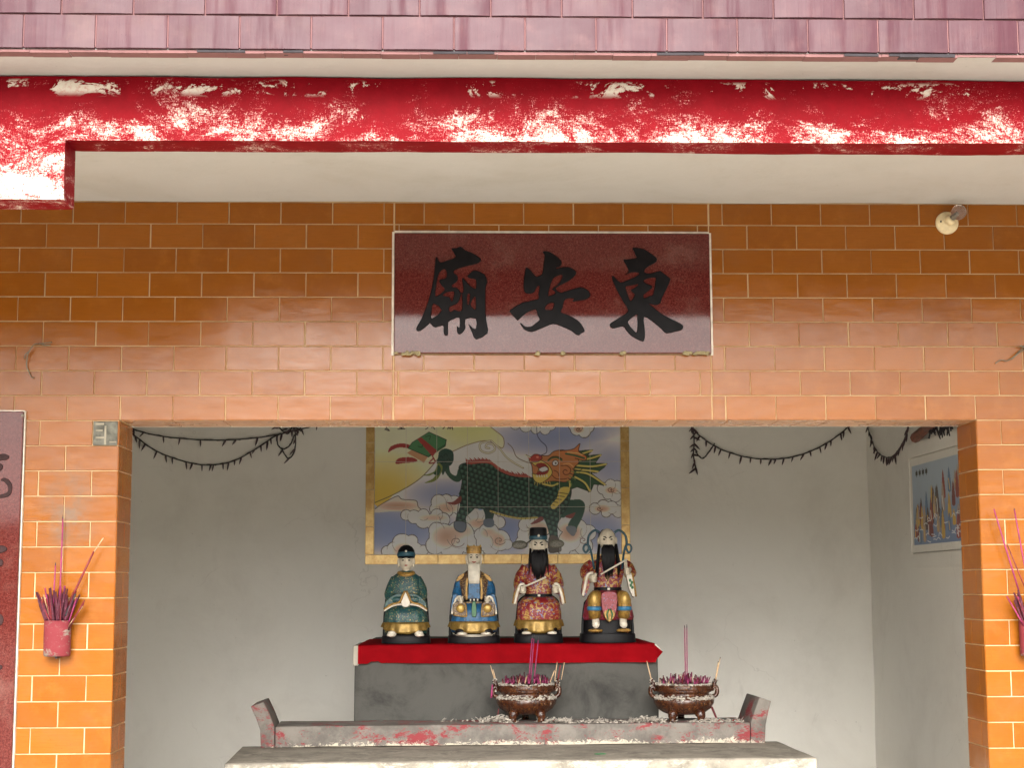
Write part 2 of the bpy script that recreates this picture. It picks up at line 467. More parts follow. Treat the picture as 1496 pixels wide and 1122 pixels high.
# ------------------------------------------------------------------ the temple
JL = PY(172.5, 700, 0).x; JR = PY(1429, 700, 0).x; T = .253
ZL = PY(800, 614.2, 0).z           # underside of the lintel
ZS = PY(748, 295.5, 0).z           # porch soffit
YF = PZ(748, 77, ZS).y; YBF = PZ(748, 112.5, ZS).y; YBB = YBF+.127
TP = .0967                         # tile course height
RX0, RX1, YB = -2.32, PY(1266, 640, 4.30).x, 4.30
temple = empty('temple', (0, 0, 0), 'orange tiled temple front with a wide open doorway under a peeling red porch beam', 'temple')
fwall = bmesh.new(); g = .0035
add_box(fwall, -4.2, JL-g, g, T-.004, 0, ZL+g); add_box(fwall, JR+g, 5.0, g, T-.004, 0, ZL+g)
add_box(fwall, -4.2, 5.0, g, T-.004, ZL+g, 3.4)
fwall = obj('front_wall', fwall, M['grout'], temple)
inner = bmesh.new()   # plastered inner skin of the front wall
add_box(inner, RX0, JL-.03, T-.003, T+.012, 0, ZL+.001); add_box(inner, JR+.03, RX1, T-.003, T+.012, 0, ZL+.001); add_box(inner, RX0, RX1, T-.003, T+.012, ZL+.001, 3.05)
obj('inner_plaster', inner, M['room_plaster'], temple)
def wall_grid(name, o0, ux, uz, nx, nz, m, thick, amp=.004):
    """uneven plastered wall; o0 corner, ux/uz edge vectors, thick = vector backwards"""
    bm = bmesh.new(); o0, ux, uz, thick = map(Vector, (o0, ux, uz, thick)); n_ = -thick.normalized()
    G = [[bm.verts.new(o0+ux*(i/nx)+uz*(j/nz)+n_*amp*noise.noise((o0+ux*(i/nx)+uz*(j/nz))*2.1)) for i in range(nx+1)] for j in range(nz+1)]
    for j in range(nz):
        for i in range(nx): bm.faces.new((G[j][i], G[j][i+1], G[j+1][i+1], G[j+1][i]))
    r = bmesh.ops.extrude_face_region(bm, geom=list(bm.faces))
    for v in r['geom']:
        if isinstance(v, bmesh.types.BMVert): v.co += thick
    o = obj(name, bm, m, temple); smooth_by_angle(o); return o
wall_grid('back_wall', (RX0-.1, YB, 0), (RX1-RX0+.2, 0, 0), (0, 0, 3.05), 60, 40, M['room_plaster'], (0, .2, 0), .008)
wall_grid('side_wall', (RX1, T+.013, 0), (0, YB-T-.02, 0), (0, 0, 3.05), 50, 40, M['room_plaster'], (.2, 0, 0), .010)
wall_grid('side_wall', (RX0, T+.013, 0), (0, YB-T-.02, 0), (0, 0, 3.05), 50, 40, M['room_plaster'], (-.2, 0, 0), .010)
obj('ceiling', box(RX0-.2, RX1+.2, T+.013, YB+.2, 3.052, 3.15), M['cement'], temple)
# porch soffit slab and eave
wall_grid('porch_soffit', (-4.2, -.001, ZS), (9.2, 0, 0), (0, YF+.012, 0), 90, 18, M['soffit_paint'], (0, 0, .12), .004)
plaster('fascia_joint', (.20, .10, .10, 1), (.10, .05, .05, 1), .6, 5)
fas = obj('eave_fascia', box(-4.2, 5.0, YF+g, YF+.09, ZS+.012, 3.54), M['fascia_joint'], temple)
bm = bmesh.new()
for x in np.arange(-4.2, 4.9, .11): add_box(bm, x, x+.109, YF+.007, YF+.05, ZS-.001-random.random()*.003, ZS+.0055)
obj('eave_mortar', bm, M['fascia_joint'], temple)
bm = bmesh.new(); x = -4.0
while x < 4.8:
    L = random.uniform(.03, .14); add_box(bm, x, x+L, YF+.003, YF+.03, ZS-.0005-random.random()*.0015, ZS+.0058); x += L+random.expovariate(1.8)
p = PY(1345, 79, YF).x; add_box(bm, p-.06, p+.10, YF+.002, YF+.03, ZS-.0035, ZS+.0058)
for v in bm.verts: v.co.z += .0015*noise.noise(v.co*30)
obj('open_joint', bm, M['burnt'], temple)['kind'] = 'stuff'

# tiles -------------------------------------------------------------
cache = {}
def tile_mesh(w_, h_, m, th=.009, ch=.0012, bow=.0):
    k = (round(w_, 4), round(h_, 4), m.name)
    if k in cache: return cache[k]
    bm = bmesh.new(); add = []
    x, z = w_/2, h_/2
    L = [[(-x, th, -z), (x, th, -z), (x, th, z), (-x, th, z)], [(-x, ch, -z), (x, ch, -z), (x, ch, z), (-x, ch, z)],
         [(-x+ch, 0, -z+ch), (x-ch, 0, -z+ch), (x-ch, 0, z-ch), (-x+ch, 0, z-ch)]]
    if bow:      # slightly dished face: 4 strips
        vs = [[bm.verts.new(p) for p in r] for r in L[:2]]
        ring_faces(bm, vs[0], vs[1])
        n = 6; lo, hi = [], []
        for i in range(n+1):
            t = i/n*2-1; yy = -bow*(1-t*t)
            lo.append(bm.verts.new((t*(x-ch), yy, -z+ch))); hi.append(bm.verts.new((t*(x-ch), yy*.8, z-ch)))
        for i in range(n): bm.faces.new((lo[i], lo[i+1], hi[i+1], hi[i]))
        bm.faces.new([vs[1][0]]+[vs[1][1]]+lo[::-1]); bm.faces.new([vs[1][2], vs[1][3]]+hi)
        bm.faces.new((vs[1][1], vs[1][2], hi[-1], lo[-1])); bm.faces.new((vs[1][3], vs[1][0], lo[0], hi[0]))
    else:
        vs = [[bm.verts.new(p) for p in r] for r in L]
        ring_faces(bm, vs[0], vs[1]); ring_faces(bm, vs[1], vs[2]); bm.faces.new(vs[2])
    bmesh.ops.recalc_face_normals(bm, faces=bm.faces)
    me = bpy.data.meshes.new('wall_tile'); bm.to_mesh(me); bm.free(); me.materials.append(m)
    cache[k] = me; return me
far = {}
def inframe(p, mg=.03):
    d = Vector(p)-CAM; z = d.dot(fw); x = 748+F*d.dot(rt)/z; y = 561-F*d.dot(up)/z
    return -25 < x < 1521 and -25 < y < 1147
def put_tile(cx, cy, cz, w_, h_, m, face, parent, name='wall_tile', corners=None, tilt=.0022, bow=0):
    """face: 'f' front (-Y), 'r' faces +X, 'l' faces -X, 'd' faces down"""
    if w_ < .012 or h_ < .008: return
    me = tile_mesh(w_, h_, m, bow=bow)
    base = {'f': (0, 0, 0), 'r': (0, 0, R(90)), 'l': (0, 0, R(-90)), 'd': (R(90), 0, 0)}[face]
    rot = Matrix.Rotation(base[2], 3, 'Z') @ Matrix.Rotation(base[0], 3, 'X')
    j = Matrix.Rotation(random.gauss(0, tilt), 3, 'X') @ Matrix.Rotation(random.gauss(0, tilt*.7), 3, 'Z') @ Matrix.Rotation(random.gauss(0, .0012), 3, 'Y')
    mat = (rot @ j).to_4x4(); mat.translation = (cx, cy, cz)
    hw = w_/2
    ok = inframe((cx-hw, cy, cz)) or inframe((cx+hw, cy, cz))
    if not ok:
        key = (parent.name, m.name); b = far.setdefault(key, (bmesh.new(), parent, m))[0]
        vs0 = len(b.verts); b.from_mesh(me); b.verts.ensure_lookup_table()
        for v in b.verts[vs0:]: v.co = mat @ v.co
        return
    o = bpy.data.objects.new(name, me); link(o, parent); o.matrix_world = mat; put_tile.n += 1
put_tile.n = 0
GR = .0045
def course(x0, x1, phase, step, zc, h, m=None, parent=None):
    m = m or M['orange_glaze']; parent = parent or fwall
    k0 = math.floor((x0-phase)/step)
    k = k0
    while phase+k*step < x1-1e-6:
        a = max(x0, phase+k*step); b = min(x1, phase+(k+1)*step)
        if b-a > .012:
            put_tile((a+b)/2+random.gauss(0, .0006), random.gauss(0, .0003), zc, b-a-GR+random.uniform(-.0004, .0004), h-GR, m, 'f', parent)
        k += 1
SX0, SX1 = PY(575, 420, 0).x, PY(1037.5, 420, 0).x
SZ1, SZ0 = PY(800, 341, 0).z, PY(800, 518, 0).z
PLX = PY(36.5, 610, 0).x; PLZ = PY(20, 602, 0).z
STL, STR = .2020, .1958
nrow = int((ZS-ZL)/TP)+1
for k in range(-24, nrow):
    z0 = ZL+k*TP; z1 = min(z0+TP, ZS-.002)
    if z1-z0 < .01: continue
    zc, h = (z0+z1)/2, z1-z0
    off = 0 if k % 2 == 0 else .5
    pl, pr = JL+off*STL, JR+off*STR
    if k < 0:
        if z0 < .1: continue
        course(PLX+.004 if zc < PLZ else -4.1, JL, pl, STL, zc, h)
        if k > -15 : course(JR, 4.9, pr, STR, zc, h)
        continue
    # rows of the lintel, with the sign let into them
    segs = [(-4.1, SX0, pl, STL), (SX0, SX1, pr, STR), (SX1, 4.9, pr, STR)]
    for si, (a, b, ph, st) in enumerate(segs):
        lo, hi = z0, z1
        if si == 1:
            if z0 < SZ0 < z1 and SZ0-z0 > z1-SZ0-1: hi = SZ0 if SZ0 > z0 and SZ1 > z1 else hi
            if z0 >= SZ0-1e-6 and z1 <= SZ1: continue
            if z0 < SZ1 < z1: lo = SZ1
            if z0 > SZ0-.02 and z1 < SZ1: continue
        if hi-lo < .012: continue
        if si == 1: a += .002; b -= .002
        course(a, b, ph, st, (lo+hi)/2, hi-lo)
# jambs and lintel underside
for k in range(-24, 0):
    z0 = ZL+k*TP; zc = z0+TP/2
    if z0 < .1: continue
    for X, face, f0 in ((JL, 'r', (.55, .35)), (JR, 'l', (.62, .30))):
        s = random.choice(f0)*T if k % 2 else random.choice((.1, .12, .9))*T
        for a, b in ((0.001, s), (s, T)):
            if b-a > .02: put_tile(X, (a+b)/2, zc, b-a-GR, TP-GR, M['orange_glaze'], face, fwall)
x = JL+.004
while x < JR:
    b = min(x+STR, JR)
    put_tile((x+b)/2, T*.33, ZL, b-x-GR, T*.62-GR, M['brown_glaze'], 'd', fwall)
    put_tile((x+b)/2+.0, T*.82, ZL, b-x-GR, T*.34-GR, M['brown_glaze'], 'd', fwall); x = b
# pink fascia tiles
for r_, (z0, z1) in enumerate(((ZS+.006, ZS+.1065), (ZS+.1065, ZS+.21), (ZS+.21, ZS+.31))):
    ph = PY(34.4 if r_ % 2 == 0 else 89, 45, YF).x; st = .2022; x = ph-math.ceil((ph+4.1)/st)*st
    while x < 4.9:
        put_tile(x+st/2, YF+random.gauss(0, .0006)-(.003 if r_ else 0), (z0+z1)/2, st-.004, z1-z0-.003, M['pink_glaze'], 'f', fas, tilt=.006, bow=.003); x += st
for (b, par, m) in far.values():
    o = obj('wall_tile', b, m, par); o['kind'] = 'stuff'

# cement patch beside the doorway corner, chipped corner pieces
p0, p1 = PY(137, 616, 0), PY(171.5, 651, 0)
bm = box(p0.x, p1.x, -.006, -.0005, p1.z, p0.z, bevel=.002)
simple('patch_grey', (.15, .145, .12, 1), .85, .2, var=.3); simple('patch_rib', (.30, .27, .21, 1), .85, .2)
patch = obj('cement_patch', bm, M['patch_grey'], temple)
bm = bmesh.new()
for (a, b, c_, d) in ((140, 152, 618, 621), (140, 150, 628, 630), (153, 155, 622, 650), (140, 152, 638, 641), (160, 170, 645, 647)):
    q0, q1 = PY(a, c_, -.006), PY(b, d, -.006); add_box(bm, q0.x, q1.x, -.0085, -.0058, q1.z, q0.z)
obj('mortar_rib', bm, M['patch_rib'], patch)

# red beam with its dropped haunch on the left
HX = PY(94, 260, YBF).x; HZ = PY(50, 291, YBF).z; BZ = PY(800, 207, YBF).z
xs = np.arange(-3.6, 5.0, .022); nz = 22
def beamblock():
    bm = bmesh.new(); st = .02
    xs = list(np.arange(HX-2.0, HX, st))+[HX]+list(np.arange(HX+st, 5.0, st))
    zs = [HZ+(BZ-HZ)*i/8 for i in range(9)]+[BZ+(ZS-.004-BZ)*i/10 for i in range(1, 11)]
    V = {}
    def v(i, j):
        if (i, j) not in V: V[(i, j)] = bm.verts.new((xs[i], YBF, zs[j]))
        return V[(i, j)]
    for i in range(len(xs)-1):
        for j in range(len(zs)-1):
            if zs[j] < BZ-1e-6 and xs[i] >= HX-1e-6: continue
            bm.faces.new((v(i, j), v(i+1, j), v(i+1, j+1), v(i, j+1)))
    r = bmesh.ops.extrude_face_region(bm, geom=list(bm.faces))
    for q in r['geom']:
        if isinstance(q, bmesh.types.BMVert): q.co.y = YBB
    es = [e for e in bm.edges if len(e.link_faces) == 2 and e.calc_face_angle(0) > 1]
    bmesh.ops.bevel(bm, geom=es, offset=.005, segments=2, affect='EDGES', profile=.6)
    for q in bm.verts:
        n1 = noise.noise_vector(q.co*4.0)*.0045+noise.noise_vector(q.co*17)*.0016
        q.co += Vector((n1.x*.4, n1.y, n1.z*.7))
    return bm
beam = obj('porch_beam', beamblock(), M['peeling_red_paint'], temple); smooth_by_angle(beam, 40)
for cx in (-2.9, 4.3):   # porch columns outside the view
    bm = bmesh.new(); add_box(bm, cx-.14, cx+.14, YBF-.02, YBF+.26, .1, HZ+.01 if cx < 0 else BZ+.01, bevel=.012, seg=2)
    obj('porch_column', bm, M['peeling_red_paint'], temple)

# ------------------------------------------------------------------ name sign
CH = {
 'a': ((600, 350), 7.015, [[(420,88),(465,90),(512,72),(560,110),(625,135),(718,195),(695,240),(600,265),(455,308),(445,345),(475,365),(484,400),(470,435),(425,465),(430,490),(465,490),(495,515),(508,540),(535,545),(538,490),(526,405),(545,398),(590,455),(640,495),(668,500),(668,410),(620,400),(580,380),(615,340),(645,318),(690,322),(745,350),(775,390),(785,440),(768,500),(768,760),(785,880),(787,962),(670,1025),(630,955),(590,862),(635,905),(668,912),(668,812),(562,815),(562,900),(540,945),(500,972),(475,950),(476,885),(498,905),(500,800),(440,815),(385,850),(385,960),(370,985),(345,975),(335,930),(332,880),(255,900),(225,885),(195,855),(185,868),(100,935),(60,930),(62,895),(110,810),(160,690),(200,560),(235,400),(255,190),(275,190),(300,235),(360,220),(455,185),(450,150),(425,110)],
   [(335,302),(365,318),(370,370),(350,400),(300,410),(295,440),(325,480),(350,515),(300,560),(252,580),(262,480),(275,400),(295,340)],
   [(360,545),(435,530),(445,560),(430,620),(415,630),(400,590),(350,580),(330,570)],
   [(235,655),(320,725),(215,810),(215,730)],
   [(400,690),(470,660),(500,620),(518,556),(526,575),(525,715),(490,735),(450,720),(420,740),(395,730)],
   [(612,660),(650,590),(665,600),(665,710),(640,705)], [(582,562),(605,562),(598,660),(580,660)]]),
 'b': ((735, 350), 7.015, [[(405,125),(460,122),(530,160),(585,205),(600,235),(585,275),(548,288),(548,300),(600,285),(660,280),(720,305),(748,335),(735,370),(680,420),(600,460),(545,495),(550,520),(590,545),(640,530),(740,500),(790,488),(850,505),(885,540),(893,575),(860,610),(790,625),(710,635),(725,605),(660,605),(625,630),(610,700),(590,745),(660,770),(760,825),(810,880),(835,940),(800,960),(780,980),(745,972),(700,935),(600,890),(515,865),(440,890),(320,940),(260,942),(210,915),(175,860),(190,860),(230,893),(290,890),(330,860),(375,820),(350,770),(335,715),(240,750),(170,810),(150,828),(120,800),(65,738),(90,710),(200,645),(355,612),(360,560),(375,475),(345,485),(325,530),(300,550),(255,555),(215,530),(210,430),(222,340),(238,285),(290,325),(340,380),(400,350),(415,250),(425,160)],
   [(508,405),(560,370),(608,362),(590,420),(540,478),(500,508),(530,530),(530,555),(462,577),(480,490)],
   [(440,680),(480,650),(522,652),(515,690),(495,720),(440,720),(430,705)]]),
 'c': ((880, 350), 7.015, [[(310,82),(400,90),(440,105),(500,145),(555,190),(550,230),(480,270),(440,300),(430,335),(480,348),(540,335),(590,320),(625,345),(690,395),(695,420),(660,500),(610,600),(595,650),(560,670),(520,668),(475,655),(530,700),(620,770),(760,840),(820,875),(828,900),(805,930),(740,945),(655,962),(610,920),(500,830),(425,790),(430,880),(437,970),(425,1040),(385,1035),(300,990),(245,930),(210,890),(130,908),(90,905),(75,870),(110,840),(190,790),(265,730),(215,640),(150,520),(105,420),(100,372),(130,390),(185,440),(260,415),(360,370),(370,340),(300,335),(235,360),(270,325),(245,265),(215,210),(245,205),(340,190),(345,170),(318,110)],
   [(240,480),(300,470),(365,455),(350,480),(300,510),(292,525),(330,560),(325,580),(290,630),(270,590),(245,520)],
   [(430,415),(480,395),(545,390),(540,440),(520,560),(480,580),(430,600),(420,570),(450,545),(510,495),(500,470),(450,450),(425,430)],
   [(345,770),(358,790),(355,945),(320,930),(265,860),(275,825)]]),
}
def carved(loops, y, parent, depth=.0045, m=None, name='character'):
    """raised lettering from traced outlines: chamfered prism"""
    cu = bpy.data.curves.new(name, 'CURVE'); cu.dimensions = '2D'; cu.fill_mode = 'BOTH'
    for L in loops:
        sp = cu.splines.new('POLY'); sp.points.add(len(L)-1)
        for i, p in enumerate(L): sp.points[i].co = (p[0], p[1], 0, 1)
        sp.use_cyclic_u = True
    cu.extrude = depth/2; cu.bevel_depth = .0022; cu.bevel_resolution = 1; cu.offset = -.0022
    tmp = bpy.data.objects.new(name, cu); C.objects.link(tmp)
    bpy.context.view_layer.update()
    dg = bpy.context.evaluated_depsgraph_get()
    me = bpy.data.meshes.new_from_object(tmp.evaluated_get(dg)); bpy.data.objects.remove(tmp)
    me.materials.clear(); me.materials.append(m or M['black_enamel'])
    o = bpy.data.objects.new(name, me); link(o, parent)
    o.matrix_world = Matrix.Translation((0, y, 0)) @ Matrix.Rotation(R(90), 4, 'X')
    return o
sign = empty('name_sign', (0, 0, 0), 'polished red granite name sign above the doorway with three black brushed characters', 'sign')
SY = -.022
slab = bmesh.new(); add_box(slab, SX0+.003, SX1-.003, SY, .02, SZ0+.002, SZ1-.003, bevel=.003, seg=2)
obj('slab', slab, M['red_granite'], sign)
bm = bmesh.new()
for (a, b, c_, d) in ((SX0-.006, SX0+.0025, SZ0-.004, SZ1+.003), (SX1-.0025, SX1+.006, SZ0-.004, SZ1+.003)): add_box(bm, a, b, -.008, .01, c_, d)
add_box(bm, SX0+.003, SX1-.003, -.008, .01, SZ1-.0025, SZ1+.008)
for v in bm.verts: v.co += noise.noise_vector(v.co*9)*.002
obj('mortar_edge', bm, M['mortar_white'], sign)
bm = bmesh.new()
for px, wd in ((590, 26), (614, 16), (1010, 34), (785, 6), (820, 5), (910, 6), (1030, 12)):
    p = PY(px, 517, SY)
    for i in range(int(wd/3)+1):
        q = p+Vector((random.uniform(-.5, .5)*wd*.0026, 0, random.uniform(-.002, .007))); add_ell(bm, q, (.006+random.random()*.006, .003, .004+random.random()*.005), 8, 5)
obj('mortar_blob', bm, M['mortar_yellow'], sign, True)
for key in 'abc':
    (ox, oy), sc, loops = CH[key]
    LL = []
    for L in loops:
        q = [PY(ox+p[0]/sc, oy+p[1]/sc, SY) for p in cat(L, True, 2)]
        LL.append([(v.x, v.z) for v in q])
    carved(LL, SY-.001, sign)
# couplet board at the left edge
board = empty('couplet_board', (0, 0, 0), 'tall red granite board with dark brushed writing at the left edge', 'board')
bx1 = PLX; bx0 = bx1-.36
obj('slab', box(bx0, bx1, -.024, .02, .35, PLZ, bevel=.003, seg=2), M['red_granite'], board)
bm = bmesh.new(); add_box(bm, bx1+.0005, bx1+.0045, -.012, .01, .35, PLZ+.003); add_box(bm, bx0, bx1, -.012, .01, PLZ+.0005, PLZ+.006)
for v in bm.verts: v.co += noise.noise_vector(v.co*7)*.0015
obj('mortar_edge', bm, M['mortar_white'], board)
obj('hook', add_tube(bmesh.new(), [PY(33, 607, -.024), PY(33, 607, -.034)], .005, 8), M['wire_grey'], board)
def bstroke(L):
    q = [PY(p[0]/2.07, 580+p[1]/2.07, -.024) for p in cat(L, True, 3)]; carved([[(v.x, v.z) for v in q]], -.0245, board, .003, M['char_dim'] if 'char_dim' in M else M['black_enamel'], 'brush_stroke')
simple('char_dim', (.03, .012, .012, 1), .6, .15, var=.2)
for L in ([(-60,190),(-20,178),(12,172),(28,180),(22,190),(0,193),(-30,205)], [(-40,215),(-8,200),(8,206),(6,220),(-10,228),(-35,232)],
          [(-60,268),(-30,292),(0,296),(22,288),(24,272),(14,258),(2,252),(12,245),(28,252),(37,270),(34,292),(22,303),(0,306),(-35,304)],
          [(-50,470),(-20,452),(10,450),(22,460),(12,470),(-18,476)], [(-50,505),(-10,490),(8,494),(8,510),(-12,515),(-35,520)],
          [(-60,690),(-30,664),(-2,656),(10,668),(8,686),(-10,694)], [(-50,830),(-20,812),(0,810),(8,818),(-4,828)],
          [(-60,920),(-40,905),(-22,912),(-30,930)]): bstroke(L)

# ------------------------------------------------------------------ things fixed to the front wall
lamp = empty('lamp_holder', PY(1383, 326, 0), 'round cream lamp holder with a dusty clear bulb high on the orange wall', 'lamp')
r_ = .0455
obj('base_plate', add_lathe(bmesh.new(), [(0.0001, .020), (r_*.45, .020), (r_*.55, .014), (r_*.9, .012), (r_, .006), (r_, 0), (0.0001, 0)], 32, 'y'), M['cream_plastic'], lamp, True)
obj('screw_hole', add_lathe(bmesh.new(), [(0.0001, .0145), (.0045, .0142), (.0045, .011)], 12, 'y', (-.026, 0, .004)), M['burnt'], lamp, True)
dirv = Vector((.42, -.80, .42)).normalized(); q = dirv.to_track_quat('Z', 'Y').to_matrix().to_4x4()
bm = add_lathe(bmesh.new(), [(0.0001, 0), (.019, 0), (.020, .022), (.016, .026), (0.0001, .026)], 20); bmesh.ops.transform(bm, matrix=Matrix.Translation((.002, -.012, .002)) @ q, verts=bm.verts)
obj('socket', bm, M['cream_plastic'], lamp, True)
bm = add_lathe(bmesh.new(), [(.011, .026), (.013, .034), (.026, .05), (.030, .066), (.026, .082), (.014, .093), (0.0001, .096)], 24); bmesh.ops.transform(bm, matrix=Matrix.Translation((.002, -.012, .002)) @ q, verts=bm.verts)
obj('bulb', bm, M['clear_glass'], lamp, True)
bm = add_tube(bmesh.new(), [(0, 0, .02), (0, 0, .06)], [.009, .006], 10); bmesh.ops.transform(bm, matrix=Matrix.Translation((.002, -.012, .002)) @ q, verts=bm.verts)
obj('filament_stem', bm, M['wire_grey'], lamp)

def wires(name, px, label, strands, rad=.0022):
    bm = bmesh.new()
    for s in strands:
        pts = [PY(a, b, y) for a, b, y in s]; pts = [Vector(tuple(v)) for v in cat([tuple(p) for p in pts], False, 4)]
        add_tube(bm, pts, rad, 6)
    o = obj(name, bm, M['wire_grey'], None, True); tag(o, label, 'wire'); return o
wires('wire_end', 0, 'frayed grey wire sprouting from a tile joint above the left board', [[(57, 503, 0), (60, 502, -.02), (68, 501, -.03), (76, 500, -.02)], [(58, 503, 0), (50, 503, -.02), (44, 511, -.03), (40, 520, -.02), (39, 535, -.012), (43, 545, -.01)], [(58, 502, 0), (66, 504, -.02), (74, 504, -.02)], [(44, 512, -.02), (37, 518, -.02), (36, 524, -.01)], [(40, 538, -.01), (46, 551, -.008), (50, 551, -.008)]])
wires('wire_end', 0, 'frayed grey wire sprouting from a tile joint at the right edge', [[(1497, 507, 0), (1490, 512, -.02), (1480, 522, -.03), (1470, 527, -.012), (1462, 526, -.008), (1454, 531, -.006)], [(1498, 506, 0), (1490, 505, -.03), (1503, 509, -.01)], [(1498, 510, 0), (1488, 516, -.03), (1478, 525, -.01)]])

# incense stick helper: unit stick along +Z shared by every copy
def stick_mesh(name, m, L, r, n=6, bend=0):
    bm = add_tube(bmesh.new(), [(bend*math.sin(t*2.5), 0, L*t) for t in (0, .33, .66, 1)], [r, r, r*.95, r*.8], n)
    me = bpy.data.meshes.new(name); bm.to_mesh(me); bm.free(); me.materials.append(m); me.shade_smooth(); return me
def stick(a, b, m, r, label, group=None, name='incense_stick', tip=None, bend=0):
    a, b = Vector(a), Vector(b); d = b-a
    me = stick_mesh(name, m, d.length, r, bend=bend)
    o = bpy.data.objects.new(name, me); link(o); o.matrix_world = Matrix.Translation(a) @ d.to_track_quat('Z', 'Y').to_matrix().to_4x4()
    tag(o, label, 'incense stick', group)
    if tip:
        t = add_tube(bmesh.new(), [(0, 0, d.length-.001), (bend*.6, 0, d.length+tip)], [r*.9, r*.4], 6); obj('burnt_tip', t, M['burnt'], o)
    return o
stub_me = [stick_mesh('incense_stub', M['magenta_incense'], 1, .0036), stick_mesh('incense_stub', M['dark_incense'], 1, .0042), stick_mesh('incense_stub', M['red_stick'], 1, .0034), stick_mesh('incense_stub', M['tan_stick'], 1, .0026)]
def stub(p, d, L, k, label, group, r=1):
    o = bpy.data.objects.new('incense_stub', stub_me[k]); link(o)
    q = Vector(d).to_track_quat('Z', 'Y').to_matrix().to_4x4()
    o.matrix_world = Matrix.Translation(p) @ q @ Matrix.Diagonal((r, r, L, 1)); tag(o, label, 'incense stub', group); return o
worn('cup_paint', (.20, .155, .13, 1), (.155, .020, .026, 1), .44, .50)
def wall_cup(px, label):
    top = PY(px, 907, -.03); hgt = .133; rr = .050; z1 = top.z; x = top.x
    o = empty('incense_cup', (x, -.035, z1-hgt), label, 'incense holder', 'incense cups on the door pillars')
    bm = add_lathe(bmesh.new(), [(0.0001, 0), (rr*.92, 0), (rr, .006), (rr, .03), (rr*1.0, hgt*.6), (rr*1.0, hgt), (rr*.9, hgt), (rr*.88, hgt*.5), (0.0001, hgt*.5)], 32, wob=.008)
    for v in bm.verts: v.co.y *= .8
    obj('cup', bm, M['cup_paint'], o, True)
    obj('wall_bracket', box(-.012, .012, -.0, .034, .05, .075), M['wire_grey'], o)
    obj('nail', add_tube(bmesh.new(), [(0, -.01, -.004), (0, .034, -.004)], .005, 6), M['wire_black'], o)
    return x, z1
def cup_fill(x, z1, side, lab, grp, n=88):
    for i in range(n):
        a = random.gauss(0, .25); L = random.uniform(.085, .15)*(1-.25*abs(a)); d = Vector((math.sin(a)+random.gauss(0, .08), random.uniform(-.35, .05), math.cos(a)))
        p = Vector((x+a*.055+random.uniform(-.014, .014), -.035+random.uniform(-.025, .02), z1-.035))
        stub(p, d, L+.02, random.choices((0, 1, 2, 3), (.14, .60, .245, .015))[0], lab, grp, random.uniform(.45, 1.25))
xl, zl = wall_cup(85, 'faded red incense cup nailed to the pillar left of the doorway')
cup_fill(xl, zl, 'l', 'burnt dark magenta incense stub bunched in the left wall cup', 'stubs in the left wall cup')
def pr(a, b, y0, y1): return PY(a[0], a[1], y0), PY(b[0], b[1], y1)
a, b = pr((86, 905), (92, 757), -.04, -.02); stick(a, b, M['magenta_incense'], .0031, 'longest upright magenta stick in the left wall cup', tip=.008)
a, b = pr((77, 900), (81, 826), -.045, -.04); stick(a, b, M['magenta_incense'], .0028, 'short upright magenta stick left of the longest in the left cup', tip=.01)
a, b = pr((97, 890), (137, 806), -.045, -.06); stick(a, b, M['red_stick'], .0042, 'dark red stick leaning right out of the left wall cup')
a, b = pr((137, 807), (151, 786), -.06, -.07); stick(a, b, M['tan_stick'], .0022, 'pale burnt end of the leaning stick in the left cup')
a, b = pr((96, 900), (110, 868), -.06, -.07); stick(a, b, M['burnt'], .0046, 'charred black stick among the stubs of the left wall cup', tip=None)
xr, zr = wall_cup(1507, 'faded red incense cup nailed to the right pillar, cut by the photo edge')
cup_fill(xr, zr, 'r', 'burnt dark magenta incense stub bunched in the right wall cup', 'stubs in the right wall cup', 44)
a, b = pr((1488, 862), (1452, 744), -.045, -.05); stick(a, b, M['magenta_incense'], .0030, 'thin magenta stick leaning furthest left from the right wall cup')
a, b = pr((1503, 862), (1482, 745), -.045, -.05); stick(a, b, M['magenta_incense'], .0030, 'upper magenta stick at the right photo edge', tip=.006)
a, b = pr((1497, 858), (1471, 795), -.045, -.03); stick(a, b, M['red_stick'], .0026, 'short red stick crossing behind the right cup sticks')

